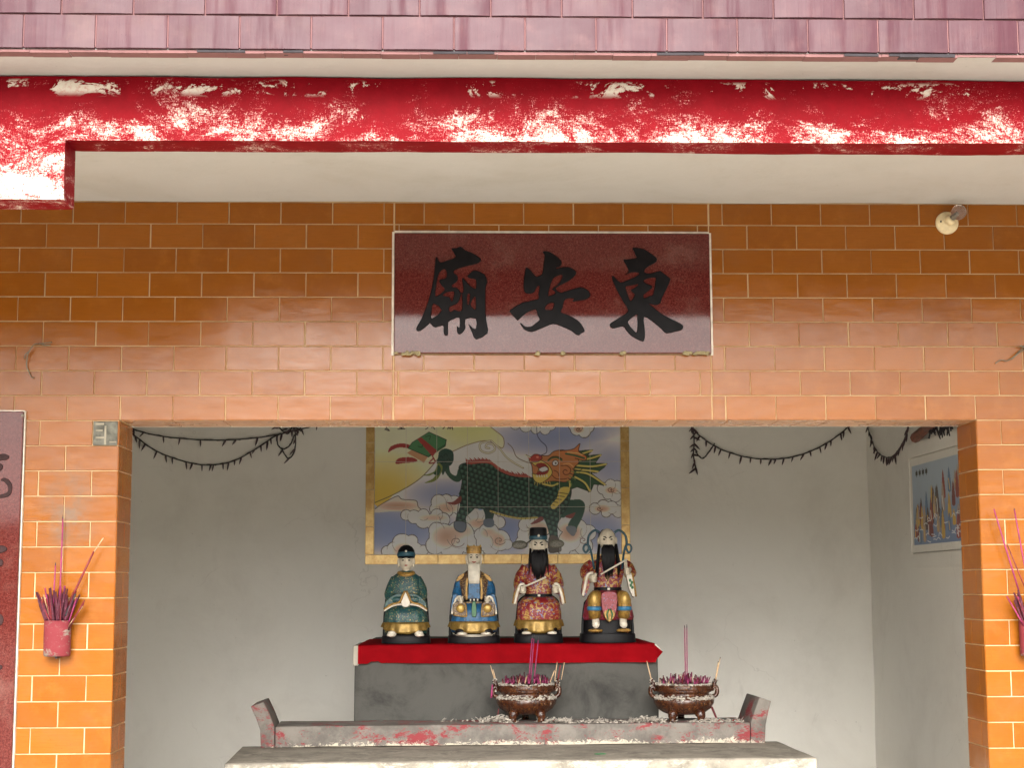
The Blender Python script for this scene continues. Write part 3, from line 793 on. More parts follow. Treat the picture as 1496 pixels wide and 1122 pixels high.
# ------------------------------------------------------------------ painted mural on the back wall
K = 3.562
class Canvas:
    def __init__(s, x0, y0, x1, y1, q):
        s.x0, s.y0, s.q = x0, y0, q; s.w = int((x1-x0)*q)+1; s.h = int((y1-y0)*q)+1
        s.X, s.Y = np.meshgrid(x0+np.arange(s.w)/q, y0+np.arange(s.h)/q)
        s.a = np.zeros((s.h, s.w, 3)); s.nz = None
    def win(s, x0, y0, x1, y1):
        i0 = max(0, int((x0-s.x0)*s.q)-1); i1 = min(s.w, int((x1-s.x0)*s.q)+3)
        j0 = max(0, int((y0-s.y0)*s.q)-1); j1 = min(s.h, int((y1-s.y0)*s.q)+3)
        return slice(j0, max(j0, j1)), slice(i0, max(i0, i1))
    def mask(s, pts):
        P = np.array(pts, float); W = s.win(P[:, 0].min(), P[:, 1].min(), P[:, 0].max(), P[:, 1].max())
        X, Y = s.X[W], s.Y[W]; m = np.zeros(X.shape, bool)
        for (ax, ay), (bx, by) in zip(P, np.roll(P, -1, 0)):
            if ay == by: continue
            c = ((ay > Y) != (by > Y)) & (X < (bx-ax)*(Y-ay)/(by-ay)+ax); m ^= c
        return W, m
    def fill(s, pts, c, sm=4, al=1.0):
        if sm: pts = cat(pts, True, sm)
        W, m = s.mask(pts); sub = s.a[W]; cc = s2l(c); sub[m] = sub[m]*(1-al)+cc*al; return pts
    def line(s, pts, c, wd, closed=False, sm=4, al=1.0, taper=False):
        if sm: pts = cat(pts, closed, sm)
        P = [np.array(p, float) for p in pts]
        if closed: P.append(P[0])
        n = len(P)-1; cc = s2l(c)
        for i in range(n):
            a, b = P[i], P[i+1]; r = wd/2
            if taper: r = max(.7, r*(1-i/n))
            W = s.win(min(a[0], b[0])-r-2, min(a[1], b[1])-r-2, max(a[0], b[0])+r+2, max(a[1], b[1])+r+2)
            X, Y = s.X[W], s.Y[W]; d = b-a; L = max(1e-6, (d*d).sum())
            t = np.clip(((X-a[0])*d[0]+(Y-a[1])*d[1])/L, 0, 1)
            ds = np.hypot(X-a[0]-t*d[0], Y-a[1]-t*d[1]); f = np.clip(r+.5/s.q-ds, 0, 1)[..., None]*al if wd < 4 else np.clip((r-ds)*s.q+.5, 0, 1)[..., None]*al
            s.a[W] = s.a[W]*(1-f)+cc*f
    def glow(s, cx, cy, rx, ry, c, al=1.0, m=None, p=1.0):
        W = s.win(cx-rx, cy-ry, cx+rx, cy+ry); X, Y = s.X[W], s.Y[W]
        f = np.clip(1-((X-cx)/rx)**2-((Y-cy)/ry)**2, 0, 1)**p*al
        if m is not None: f = f*m[W]
        s.a[W] = s.a[W]*(1-f[..., None])+s2l(c)*f[..., None]
    def cloud(s, circ, inner, white=(196, 190, 184), brown=(150, 112, 84), edge=(52, 42, 46), spiral=None):
        m = np.zeros(s.a.shape[:2]); o = np.zeros_like(m)
        for (cx, cy, r) in circ:
            dd = np.hypot(s.X-cx, s.Y-cy); m = np.maximum(m, dd < r); o = np.maximum(o, dd < r+3.2)
        e = (o > 0) & (m < 1); s.a[e] = s2l(edge); s.a[m > 0] = s2l(white)
        for (cx, cy, rx, ry, al) in inner: s.glow(cx, cy, rx, ry, brown, al, m, 1.2)
        for (cx, cy, r) in circ:     # inner lobe arcs
            a0 = random.uniform(0, 6.28); s.line([(cx+(r-1)*math.cos(a0+t), cy+(r-1)*math.sin(a0+t)) for t in np.linspace(0, 1.6, 8)], edge, 2.2, sm=0, al=.55)
        if spiral:
            for (cx, cy, r) in spiral: s.line([(cx+r*(1-t/9)*math.cos(t), cy+r*.8*(1-t/9)*math.sin(t)) for t in np.linspace(.3, 8.2, 40)], (92, 58, 48), 3, sm=0, al=.85)
MX0, MX1, MY0, MY1 = 97, 1378, -70, 712
cv = Canvas(MX0, MY0, MX1, MY1, .52)
cv.a[:] = s2l((172, 166, 166))
SK = (96, 108, 146)
for g_ in ((1000, 110, 330, 100, .9), (1330, 250, 160, 130, .75), (470, 400, 230, 90, .85), (250, 590, 330, 130, 1), (800, 590, 130, 140, 1), (1260, 590, 200, 120, .9), (1180, 60, 240, 70, .6), (1340, 660, 120, 90, .7), (130, 560, 160, 140, .8)): cv.glow(*g_[:4], SK, g_[4], None, .8)
# yellow rays of the sun on the left
sunp = [(90, 445), (200, 398), (300, 340), (360, 290), (420, 220), (500, 176), (600, 136), (690, 122), (760, 160), (768, 110), (735, 75), (690, 40), (640, 0), (640, -80), (60, -80)]
cv.fill(sunp, (176, 170, 140), 3)
W, m_ = cv.mask(cat(sunp, True, 3)); full = np.zeros(cv.a.shape[:2]); full[W] = m_
cv.glow(110, 420, 330, 260, (172, 144, 38), 1, full, .9); cv.glow(600, 60, 220, 110, (182, 168, 96), .8, full)
cv.line([(90, 445), (200, 398), (300, 340), (360, 290), (420, 220)], (84, 66, 40), 3.5); cv.line([(500, 178), (600, 136), (690, 122), (760, 160), (768, 110), (735, 75), (690, 40)], (104, 84, 50), 3.2)
# clouds
cv.fill([(100, 472), (150, 440), (215, 408), (240, 425), (310, 432), (322, 462), (345, 480), (300, 492), (200, 486), (100, 492)], (176, 158, 148)); cv.line([(100, 472), (150, 440), (215, 408), (240, 425), (310, 432), (322, 462), (345, 480)], (60, 48, 48), 3)
cv.glow(215, 458, 110, 24, (146, 104, 78), .8)
cv.cloud([(430, 440, 38), (470, 430, 30), (510, 450, 42), (410, 475, 26), (470, 480, 34), (540, 470, 34)], [(470, 470, 90, 40, .8)])
cv.cloud([(260, 505, 26), (300, 515, 34), (350, 535, 40), (400, 540, 40), (450, 530, 36), (350, 505, 30), (420, 505, 30)], [(400, 520, 110, 26, .7)])
cv.cloud([(600, 510, 36), (640, 505, 40), (560, 540, 36), (620, 550, 40), (700, 540, 46), (745, 545, 30)], [(640, 550, 90, 40, .8)])
cv.cloud([(240, 655, 50), (200, 685, 38), (290, 640, 30), (305, 690, 40), (350, 690, 26), (160, 695, 26)], [(245, 690, 70, 50, .95)])
cv.cloud([(450, 620, 68), (540, 610, 72), (420, 585, 40), (590, 655, 52), (410, 665, 46), (500, 680, 60), (630, 690, 36)], [(470, 620, 100, 80, .95), (560, 590, 80, 50, .6)], spiral=[(525, 645, 42)])
cv.cloud([(690, 600, 52), (745, 640, 54), (650, 610, 34), (700, 680, 40), (785, 660, 26), (670, 650, 44)], [(740, 640, 50, 50, .95), (690, 600, 60, 40, .7)], spiral=[(745, 640, 32)])
cv.cloud([(880, 560, 34), (920, 550, 36), (880, 610, 40), (940, 620, 46), (970, 570, 46), (860, 650, 30)], [(950, 590, 80, 70, .9)])
cv.cloud([(1090, 555, 44), (1150, 580, 50), (1205, 600, 40), (1110, 640, 56), (1180, 670, 46), (1080, 690, 30)], [(1110, 600, 90, 70, .95)], spiral=[(1180, 640, 26)])
cv.cloud([(1285, 370, 30), (1325, 352, 28), (1360, 365, 34), (1310, 400, 26), (1350, 410, 30)], [(1330, 380, 50, 26, .9)], spiral=[(1325, 376, 20)])
cv.cloud([(1242, 475, 28), (1285, 460, 30), (1330, 470, 32), (1365, 490, 30), (1300, 495, 24)], [(1280, 475, 60, 26, .9)], spiral=[(1265, 474, 16)])
cv.cloud([(830, 35, 26), (885, 45, 30), (935, 60, 24), (985, 62, 26), (1015, 40, 26)], [(930, 45, 60, 20, .5)])
cv.cloud([(1150, 60, 32), (1190, 75, 30), (1210, 48, 30), (1130, 40, 24)], [(1160, 60, 40, 30, .95)], spiral=[(1160, 62, 16)])
# curl of smoke
cv.line([(700, 122), (648, 135), (650, 172), (690, 186), (724, 168), (712, 140), (684, 138), (676, 156), (694, 160)], (96, 78, 52), 10); cv.line([(700, 122), (648, 135), (650, 172), (690, 186), (724, 168), (712, 140), (684, 138), (676, 156), (694, 160)], (186, 178, 150), 5)
cv.line([(705, 122), (745, 160), (790, 215), (870, 262)], (96, 78, 52), 9); cv.line([(705, 122), (745, 160), (790, 215), (868, 260)], (186, 178, 150), 4.5)
# beast: tail
GRN = (32, 62, 50); DG = (18, 36, 34); GL = (60, 92, 76)
cv.fill([(548, 268), (562, 300), (535, 335), (495, 322), (462, 280), (460, 240), (480, 240), (490, 285), (520, 302), (532, 268)], GRN)
cv.fill([(430, 178), (460, 162), (500, 175), (508, 215), (495, 245), (470, 262), (450, 300), (440, 270), (418, 235), (425, 205)], (28, 54, 48))
cv.fill([(425, 235), (410, 275), (380, 292), (345, 300), (380, 302), (420, 285), (398, 318), (355, 340), (410, 330), (440, 290), (448, 255)], (94, 104, 48))
cv.fill([(425, 245), (418, 275), (400, 290), (425, 300), (440, 270)], (30, 60, 44))
for a_ in ((440, 200), (465, 190), (480, 215), (455, 225)): cv.line([(a_[0]-10, a_[1]+12), a_, (a_[0]+10, a_[1]+10)], DG, 3)
# far legs
cv.fill([(660, 455), (720, 470), (712, 530), (705, 560), (668, 552), (672, 510)], (26, 50, 44)); cv.fill([(668, 530), (712, 528), (718, 562), (690, 572), (664, 560)], (72, 82, 96))
cv.fill([(632, 450), (655, 450), (672, 470), (640, 480)], (120, 140, 170))
cv.fill([(1060, 425), (1110, 430), (1165, 428), (1190, 455), (1180, 510), (1150, 570), (1140, 600), (1100, 570), (1112, 535), (1135, 500), (1060, 520)], GRN)
cv.fill([(1098, 565), (1140, 570), (1140, 605), (1122, 618), (1092, 585)], (86, 92, 100))
# torso
body = [(535, 262), (560, 238), (640, 230), (710, 235), (760, 275), (830, 300), (910, 312), (980, 320), (1050, 350), (1115, 365), (1110, 430), (1070, 500), (980, 515), (880, 522), (790, 508), (700, 478), (620, 470), (560, 450), (543, 400), (553, 320)]
hind = [(543, 380), (650, 420), (612, 478), (575, 515), (572, 560), (518, 556), (522, 520), (540, 470)]
fore = [(955, 480), (1075, 480), (1048, 560), (1052, 640), (1062, 690), (1002, 690), (1005, 620), (985, 545)]
Mk = np.zeros(cv.a.shape[:2])
for pl_ in (body, hind, fore):
    cv.fill(pl_, GRN); W, m_ = cv.mask(cat(pl_, True, 4)); Mk[W] = np.maximum(Mk[W], m_)
sx, sy = 27.0, 26.0
u = (cv.X+.25*cv.Y)/sx; vv = (cv.Y-.35*cv.X)/sy; row = np.floor(vv); fu = (u+.5*(row % 2)) % 1; fv = vv-row
dd = np.hypot((fu-.5)*1.05, (fv-.1)*.62); arc = (dd > .44) & (Mk > 0); inn = (dd < .26) & (Mk > 0)
cv.a[arc] = s2l(DG); cv.a[inn] = cv.a[inn]*.35+s2l(GL)*.65
cv.line(body, DG, 4, True); cv.line(hind[:1]+hind[5:], DG, 4)
cv.fill([(514, 540), (570, 545), (570, 585), (545, 597), (514, 578)], (74, 84, 98)); cv.line([(514, 540), (570, 545), (570, 585), (545, 597), (514, 578)], (34, 34, 38), 3, True)
cv.fill([(1004, 620), (1050, 625), (1066, 690), (1040, 705), (1000, 700)], (62, 52, 42))
cv.line([(700, 486), (780, 512), (860, 525), (940, 520)], (150, 136, 60), 10); 
for x_ in range(710, 940, 22): cv.line([(x_, 486+(x_-700)*.16), (x_-5, 500+(x_-700)*.16)], (70, 60, 30), 2, sm=0)
# red mane on the back
spine = cat([(590, 238), (650, 232), (710, 238), (760, 276), (820, 300), (900, 308)], False, 6)
for i, p in enumerate(spine):
    cv.fill([(p[0]-14, p[1]+4), (p[0]-20-8*(i % 2), p[1]-18-8*(i % 2)), (p[0]+14, p[1]+6)], (120, 46, 42), 0)
cv.line(spine, (140, 62, 50), 8, sm=0)
for L in ([(545, 440), (510, 455), (470, 442), (505, 438), (545, 408)], [(905, 555), (940, 550), (975, 530), (960, 515), (930, 535)], [(1085, 515), (1120, 525), (1140, 495), (1120, 500)]): cv.fill(L, (104, 44, 40))
# head: green flame mane, then face
mane = [(1080, 192), (1150, 178), (1232, 170), (1205, 200), (1278, 194), (1245, 238), (1308, 240), (1262, 282), (1222, 290), (1302, 352), (1235, 348), (1218, 388), (1150, 362), (1085, 385), (1030, 352), (960, 345), (1000, 320), (1120, 300)]
cv.fill(mane, (38, 66, 46), 2); cv.line(mane, (24, 34, 26), 3, True, 2)
for L in ([(1130, 205), (1180, 190), (1228, 174)], [(1150, 225), (1220, 215), (1274, 198)], [(1150, 250), (1230, 255), (1302, 243)], [(1150, 285), (1210, 295), (1295, 350)], [(1140, 310), (1190, 340), (1216, 382)], [(1110, 330), (1110, 360), (1088, 382)], [(1140, 270), (1200, 275), (1258, 282)], [(1050, 345), (1020, 356), (970, 345)]):
    cv.line(L, (166, 152, 70), 9, taper=False); cv.line([(p[0]-6, p[1]+8) for p in L], (24, 40, 28), 4)
head = [(900, 215), (940, 198), (1000, 200), (1030, 178), (1075, 170), (1120, 184), (1150, 205), (1160, 235), (1135, 262), (1132, 300), (1095, 336), (1040, 332), (1000, 335), (960, 342), (928, 325), (918, 290), (914, 250)]
cv.fill(head, (150, 92, 48), 3); cv.line(head, (44, 28, 22), 4, True, 3)
cv.fill([(1060, 175), (1110, 170), (1140, 160), (1167, 136), (1160, 178), (1200, 202), (1192, 226), (1140, 214), (1090, 200)], (158, 90, 44), 3); cv.line([(1060, 175), (1110, 170), (1140, 160), (1167, 136), (1160, 178), (1200, 202), (1192, 226), (1140, 214)], (44, 28, 22), 3, False, 3)
cv.line([(1092, 190), (1135, 198), (1188, 214)], (40, 76, 50), 10); cv.line([(1100, 183), (1150, 186), (1178, 196)], (190, 150, 90), 3)
yj = [(914, 228), (955, 222), (1000, 246), (1022, 285), (1000, 318), (960, 342), (928, 330), (916, 292), (938, 296), (950, 262), (925, 246)]
cv.fill(yj, (170, 152, 66), 3); cv.line(yj, (60, 46, 24), 3, True, 3)
cv.fill([(934, 244), (975, 236), (1004, 262), (994, 292), (952, 302), (937, 292), (958, 270)], (112, 30, 28), 3); cv.fill([(950, 268), (985, 254), (1000, 272), (968, 284)], (214, 206, 190), 2); cv.line([(950, 268), (985, 254), (1000, 272), (968, 284)], (40, 24, 22), 2, True, 2)
for x_ in range(940, 1000, 13): cv.line([(x_, 300), (x_+2, 309)], (220, 212, 190), 4, sm=0)
cv.fill([(886, 194), (908, 206), (930, 192), (960, 198), (968, 214), (948, 230), (918, 232), (900, 216)], (132, 38, 34), 3); cv.line([(886, 194), (908, 206), (930, 192), (960, 198), (968, 214), (948, 230), (918, 232)], (50, 22, 20), 3); cv.glow(944, 208, 9, 7, (200, 120, 90), .8)
cv.glow(1037, 237, 16, 14, (235, 232, 225), 1, None, .25); cv.line([(1022, 238), (1030, 226), (1046, 225), (1054, 238), (1044, 250), (1028, 249)], (34, 22, 20), 3, True); cv.glow(1040, 238, 6, 6, (10, 10, 10), 1, None, .2)
cv.line([(1000, 226), (1020, 212), (1048, 210), (1070, 224)], (50, 74, 44), 8); cv.line([(1000, 222), (1020, 207), (1048, 204), (1072, 218)], (40, 24, 20), 3)
cv.line([(1066, 252), (1094, 250), (1116, 268), (1110, 292), (1088, 298), (1076, 284), (1086, 272), (1098, 278)], (70, 32, 22), 4); cv.line([(1078, 244), (1108, 240), (1130, 256)], (196, 130, 76), 5)
cv.line([(1020, 300), (1040, 318), (1070, 322), (1096, 318)], (70, 32, 22), 3); cv.line([(1030, 275), (1050, 285), (1056, 304)], (70, 32, 22), 3)
for k_ in range(7): cv.line([(930+k_*13, 338+4*math.sin(k_)), (928+k_*14, 352+6*math.sin(k_*2))], (150, 136, 60), 5, taper=True)
for k_ in range(6): cv.line([(1126-k_*6, 268+k_*12), (1160-k_*8, 276+k_*14), (1176-k_*12, 270+k_*18)], (96, 112, 54) if k_ % 2 else (24, 44, 30), 4)
cv.fill([(1062, 368), (1112, 366), (1096, 410), (1065, 445), (1030, 476), (1012, 460), (1045, 420)], (172, 150, 62), 3)
for i in range(5): cv.line([(1055-i*8, 392+i*16), (1100-i*17, 398+i*15)], (60, 48, 26), 4, sm=0)
cv.line([(942, -20), (942, 80), (960, 120), (990, 150), (990, 185), (955, 200)], (44, 46, 78), 4.5)
cv.line([(790, 135), (815, 160), (835, 205), (875, 228), (915, 238)], (74, 52, 48), 3); cv.line([(880, 196), (905, 210)], (200, 190, 150), 5)
# book with a red ribbon
cv.fill([(165, 182), (180, 150), (235, 134), (282, 146), (278, 160), (225, 156), (190, 168)], (120, 34, 32), 3); cv.fill([(205, 240), (222, 212), (290, 208), (318, 228), (250, 236)], (120, 34, 32), 3)
cv.fill([(262, 185), (285, 170), (372, 205), (352, 236)], (150, 108, 76), 0); cv.fill([(290, 130), (378, 75), (468, 116), (462, 150), (376, 206), (268, 160)], (52, 98, 62), 0); cv.line([(290, 130), (378, 75), (468, 116), (462, 150), (376, 206), (268, 160)], (24, 44, 32), 4, True, 0)
cv.line([(378, 205), (392, 185), (466, 140)], (24, 44, 32), 3, sm=0); cv.fill([(315, 112), (338, 104), (420, 172), (398, 205)], (120, 34, 32), 0); cv.line([(320, 150), (340, 155), (345, 140)], (28, 60, 38), 3); cv.line([(360, 100), (385, 95), (380, 115)], (28, 60, 38), 3)
cv.line([(398, 205), (410, 232), (380, 236), (400, 215)], (110, 30, 30), 7)
# signature strokes along the top, cut by the lintel
INK = (20, 18, 20)
for L in ([(145, 44), (172, 42)], [(155, 30), (155, 56), (148, 62)], [(160, 56), (172, 68)], [(150, 60), (166, 68)], [(216, 60), (252, 58)], [(226, 48), (238, 58)], [(226, 52), (246, 50)], [(300, 46), (328, 45)], [(360, 46), (376, 42), (370, 54), (360, 60)], [(385, 40), (412, 44)], [(392, 52), (398, 46), (408, 60)], [(446, 44), (470, 42)], [(450, 58), (462, 46)], [(476, 60), (480, 42), (500, 44), (502, 62)], [(480, 52), (500, 52)], [(488, 44), (488, 60)]):
    cv.line(L, INK, 5, sm=0)
KM = 2.25; cv.a = cv.a*.87+cv.a.mean(-1, keepdims=True)*.13
img = np.clip(cv.a*KM, 0, .85)
YM = YB-.013
mural = empty('mural', tuple(PY(727, 823, YB)), 'tiled mural of a green scaled beast prancing over clouds on the back wall', 'mural')
def mp(cx, cy, y=YM): return PY(520+cx/K, 610+cy/K, y)
cvx = [260, 420, 580, 740, 900, 1060, 1220]; cvy = [-6, 230, 466]
XS = [MX0]+cvx+[MX1]; YS = [MY0]+cvy+[MY1]
ref = mp(XS[0], 400)
def mural_x(cx): return mp(cx, 400).x
def mural_z(cy): return mp(740, cy).z
def picture_tile(img, q, ox, oy, xa, xb, ya, yb, fx, fz, y, m, name, parent, gap=.0012, th=.008):
    i0, i1 = int((xa-ox)*q), min(img.shape[1]-1, int((xb-ox)*q)); j0, j1 = int((ya-oy)*q), min(img.shape[0]-1, int((yb-oy)*q))
    nx, ny = i1-i0+1, j1-j0+1
    gx = np.linspace(fx(xa)+gap, fx(xb)-gap, nx); gz = np.linspace(fz(ya)-gap, fz(yb)+gap, ny)
    V = np.zeros((ny*nx+4, 3)); XX, ZZ = np.meshgrid(gx, gz); V[:ny*nx, 0] = XX.ravel(); V[:ny*nx, 2] = ZZ.ravel(); V[:ny*nx, 1] = y
    cr = [(gx[0], gz[0]), (gx[-1], gz[0]), (gx[-1], gz[-1]), (gx[0], gz[-1])]
    for k, (a_, b_) in enumerate(cr): V[ny*nx+k] = (a_, y+th, b_)
    idx = np.arange(ny*nx).reshape(ny, nx)
    Q = np.stack([idx[:-1, :-1], idx[1:, :-1], idx[1:, 1:], idx[:-1, 1:]], -1).reshape(-1, 4).tolist()
    c0, c1, c2, c3 = idx[0, 0], idx[0, -1], idx[-1, -1], idx[-1, 0]; b0 = ny*nx
    Q += [(int(c0), int(c1), b0+1, b0), (int(c1), int(c2), b0+2, b0+1), (int(c2), int(c3), b0+3, b0+2), (int(c3), int(c0), b0, b0+3)]
    me = bpy.data.meshes.new(name); me.from_pydata(V.tolist(), [], Q); me.update()
    at = me.color_attributes.new('Col', 'FLOAT_COLOR', 'POINT')
    colr = np.ones((len(V), 4)); colr[:ny*nx, :3] = img[j0:j1+1, i0:i1+1].reshape(-1, 3); colr[ny*nx:, :3] = (.4, .38, .34)
    at.data.foreach_set('color', colr.ravel().astype(np.float32)); me.materials.append(m)
    o = bpy.data.objects.new(name, me); return link(o, parent)
mural.location = (0, 0, 0)
for i in range(len(XS)-1):
    for j in range(len(YS)-1):
        picture_tile(img, cv.q, MX0, MY0, XS[i], XS[i+1], YS[j], YS[j+1], mural_x, mural_z, YM, M['printed_tile'], 'mural_tile', mural)
# gold border pieces
def bord(a0, a1, b0, b1):
    x0, x1 = mural_x(a0)+.001, mural_x(a1)-.001; z1, z0 = mural_z(b0)-.001, mural_z(b1)+.001
    bm = box(x0, x1, YM-.004, YB-.001, z0, z1, bevel=.0015); obj('border_tile', bm, M['gold_tile'], mural)
ys = [-70, 130, 182, 375, 568, 712]
for a, b in zip(ys[:-1], ys[1:]): bord(50, 96, a, b); bord(1379, 1425, a-6, b-6 if b < 712 else b)
xs_ = [50, 225, 428, 640, 665, 860, 1048, 1240, 1425]
for a, b in zip(xs_[:-1], xs_[1:]): bord(a, b, 713, 764)
bm = bmesh.new(); add_box(bm, mural_x(50), mural_x(1425), YB-.0115, YB-.0005, mural_z(764), mural_z(-70)); obj('mortar_bed', bm, M['mortar_white'], mural)
# mend: keep bed behind picture tiles
mural_bed = None

# ------------------------------------------------------------------ side wall picture
pc = Canvas(0, 0, 300, 190, 1.0); pc.a[:] = s2l((96, 108, 122))
pc.glow(150, 20, 300, 90, (112, 122, 132), .8); pc.glow(150, 190, 300, 110, (66, 82, 110), .9)
rs = random.Random(3)
for i in range(75):
    t = i/75; x = 8+rs.random()*280; y = 186-(1-t)*120*(.35+.62*min(1, x/150)); h = rs.uniform(34, 70)
    c_ = rs.choice([(74, 26, 24), (92, 34, 26), (130, 104, 44), (40, 32, 30), (58, 76, 100), (110, 96, 84), (50, 40, 40)])
    pc.fill([(x-5, y), (x-4, y-h*.6), (x, y-h), (x+5, y-h*.55), (x+7, y)], c_, 2)
    if rs.random() < .6: pc.line([(x-2, y-h*.5), (x+rs.uniform(-3, 3), y-2)], rs.choice([(160, 150, 130), (150, 120, 60), (190, 185, 170)]), 2.4)
for i in range(40):
    x = rs.random()*300; y = 120+rs.random()*70; pc.line([(x, y), (x+rs.uniform(3, 9), y-rs.uniform(-5, 8)), (x+12, y+rs.uniform(-4, 4))], (150, 156, 162), 1.8, sm=2)
for i in range(4): pc.fill([(14+i*13, 16), (22+i*13, 14), (23+i*13, 24), (15+i*13, 25)], (18, 18, 22), 0); pc.line([(18+i*13, 12), (19+i*13, 28)], (20, 20, 24), 2, sm=0)
pimg = np.clip(pc.a*3.0, 0, .8)
XW = RX1-.004
pa, pb = PX(1335, 682, XW), PX(1339, 797, XW); zt, zb = pa.z, pb.z; ya, yb = pa.y, pa.y-1.55
pic = empty('wall_picture', (XW, (ya+yb)/2, zb), 'dim blue picture crowded with small figures on the right side wall', 'picture')
nx, ny = pc.w, pc.h; V = []; 
for j in range(ny):
    for i in range(nx): V.append((-.012, (ya-(ya-yb)*i/(nx-1))-(ya+yb)/2, zt-(zt-zb)*j/(ny-1)-zb))
Q = [(j*nx+i, (j+1)*nx+i, (j+1)*nx+i+1, j*nx+i+1) for j in range(ny-1) for i in range(nx-1)]
me = bpy.data.meshes.new('picture_sheet'); me.from_pydata(V, [], Q); at = me.color_attributes.new('Col', 'FLOAT_COLOR', 'POINT')
cc = np.ones((nx*ny, 4)); cc[:, :3] = pimg.reshape(-1, 3); at.data.foreach_set('color', cc.ravel().astype(np.float32)); me.materials.append(M['printed_paper'])
link(bpy.data.objects.new('picture_sheet', me), pic)
hy = (ya-yb)/2; H = zt-zb
obj('border', box(-.010, .001, -hy-.06, hy+.05, -.045, H+.045, bevel=.003), M['room_plaster'], pic)
bm = bmesh.new(); add_box(bm, -.016, -.0, hy+.052, hy+.085, -.13, H+.13); add_box(bm, -.016, 0, -hy-.06, hy+.05, H+.05, H+.13); add_box(bm, -.016, 0, -hy-.06, hy+.05, -.13, -.05)
obj('plaster_frame', bm, M['room_plaster'], pic)

# ------------------------------------------------------------------ strings of fairy lights
bulb_me = None
def fairy(name, label, paths, nb, proj, group=None, extra=()):
    global bulb_me
    o = empty(name, (0, 0, 0), label, 'string lights', group)
    bm = bmesh.new()
    for P in paths:
        pts = [Vector(tuple(v)) for v in cat([tuple(proj(*p)) for p in P], False, 6)]
        add_tube(bm, pts, .0040, 6)
        add_tube(bm, [p+Vector((.004*math.sin(i*1.7), -.004, .005*math.cos(i*1.7))) for i, p in enumerate(pts)], .0022, 5)
    obj('cable', bm, M['wire_black'], o)
    if bulb_me is None:
        b = add_tube(bmesh.new(), [(0, 0, 0), (0, 0, -.012), (0, 0, -.03), (0, 0, -.042)], [.004, .0062, .0045, .001], 7); bulb_me = bpy.data.meshes.new('bulb'); b.to_mesh(bulb_me); b.free(); bulb_me.materials.append(M['bulb_dark'])
    for (P, n, side) in nb:
        pts = cat([tuple(proj(*p)) for p in P], False, 8)
        for i in range(n):
            t = (i+.5+random.uniform(-.35, .35))/n*(len(pts)-1); k = min(int(t), len(pts)-2); p = Vector(tuple(pts[k]*(1-(t-k))+pts[k+1]*(t-k)))
            q = bpy.data.objects.new('bulb', bulb_me); link(q, o); q.location = p+Vector((0, -.005, 0)); q.rotation_euler = (random.uniform(-.2, .2), random.gauss(.12, .28)+side, 0); s_ = random.uniform(.85, 1.2); q.scale = (s_, s_, s_*random.uniform(.85, 1.25))
    return o
bk = lambda a, b: PY(a, b, YB-.02)
A1 = [(186, 620), (200, 629), (240, 638), (300, 643), (350, 642), (400, 636), (458, 622), (475, 612)]
A2 = [(186, 628), (196, 636), (230, 660), (280, 677), (315, 679), (345, 672), (380, 652), (405, 636), (440, 626)]
A3 = [(405, 636), (406, 650), (414, 656), (424, 650), (430, 635)]; A4 = [(411, 655), (421, 670), (430, 660), (432, 640), (430, 622)]
fairy('string_lights', 'upper left string of dark fairy lights hanging nearly straight on the back wall', [A1], [(A1, 13, 0)], bk, 'strings of lights on the back wall')
fairy('string_lights', 'lower left sagging string of fairy lights ending in a tangle', [A2, A3, A4, [(408, 625), (420, 634), (428, 624), (440, 630)]], [(A2, 27, 0), (A4, 5, .4), ([(405, 622), (440, 632)], 6, 1.2)], bk, 'strings of lights on the back wall')
B1 = [(1010, 622), (1020, 635), (1050, 655), (1090, 668), (1130, 671), (1165, 666), (1200, 652), (1230, 632), (1244, 618)]
B2 = [(1012, 622), (1014, 645), (1013, 665), (1017, 688)]; B3 = [(1016, 660), (1026, 670), (1036, 660), (1044, 648)]
fairy('string_lights', 'sagging string of fairy lights right of the mural with a dangling tail', [B1, B2, B3], [(B1, 24, 0), (B2, 7, .9), (B2, 7, -.9)], bk, 'strings of lights on the back wall')
cn = lambda a, b: PX(a, b, RX1-.015)
D1 = [(1267, 622), (1272, 640), (1280, 658), (1290, 667), (1302, 668), (1312, 658), (1322, 640), (1327, 620)]
def cn(a, b):
    p = PX(max(a, 1267.5), b, RX1-.015); p.y = min(p.y, YB-.02); return p
fairy('string_lights', 'short deep loop of fairy lights on the right side wall beside the corner', [D1], [(D1, 24, 0)], cn, 'strings of lights on the back wall')
# dark tassel high on the side wall
p = PX(1362, 626, RX1-.05)
tas = empty('tassel', p, 'dark red hanging ornament with black fringe at the top of the right wall', 'ornament')
obj('rod', add_tube(bmesh.new(), [(0, .35, -.02), (0, .1, .015), (0, -.25, .03)], [.03, .026, .02], 8), M['wood_reddish'], tas)
bm = bmesh.new()
for i in range(26):
    y = random.uniform(-.35, .05); add_tube(bm, [(0, y, 0), (random.uniform(-.02, .02), y+random.uniform(-.02, .02), -random.uniform(.02, .07))], [.008, .003], 5)
obj('fringe', bm, M['burnt'], tas)['kind'] = 'stuff'
bm = add_tube(bmesh.new(), [(0, -.1, .02), (0, -.1, .5)], .003, 5); obj('cord', bm, M['wire_black'], tas)

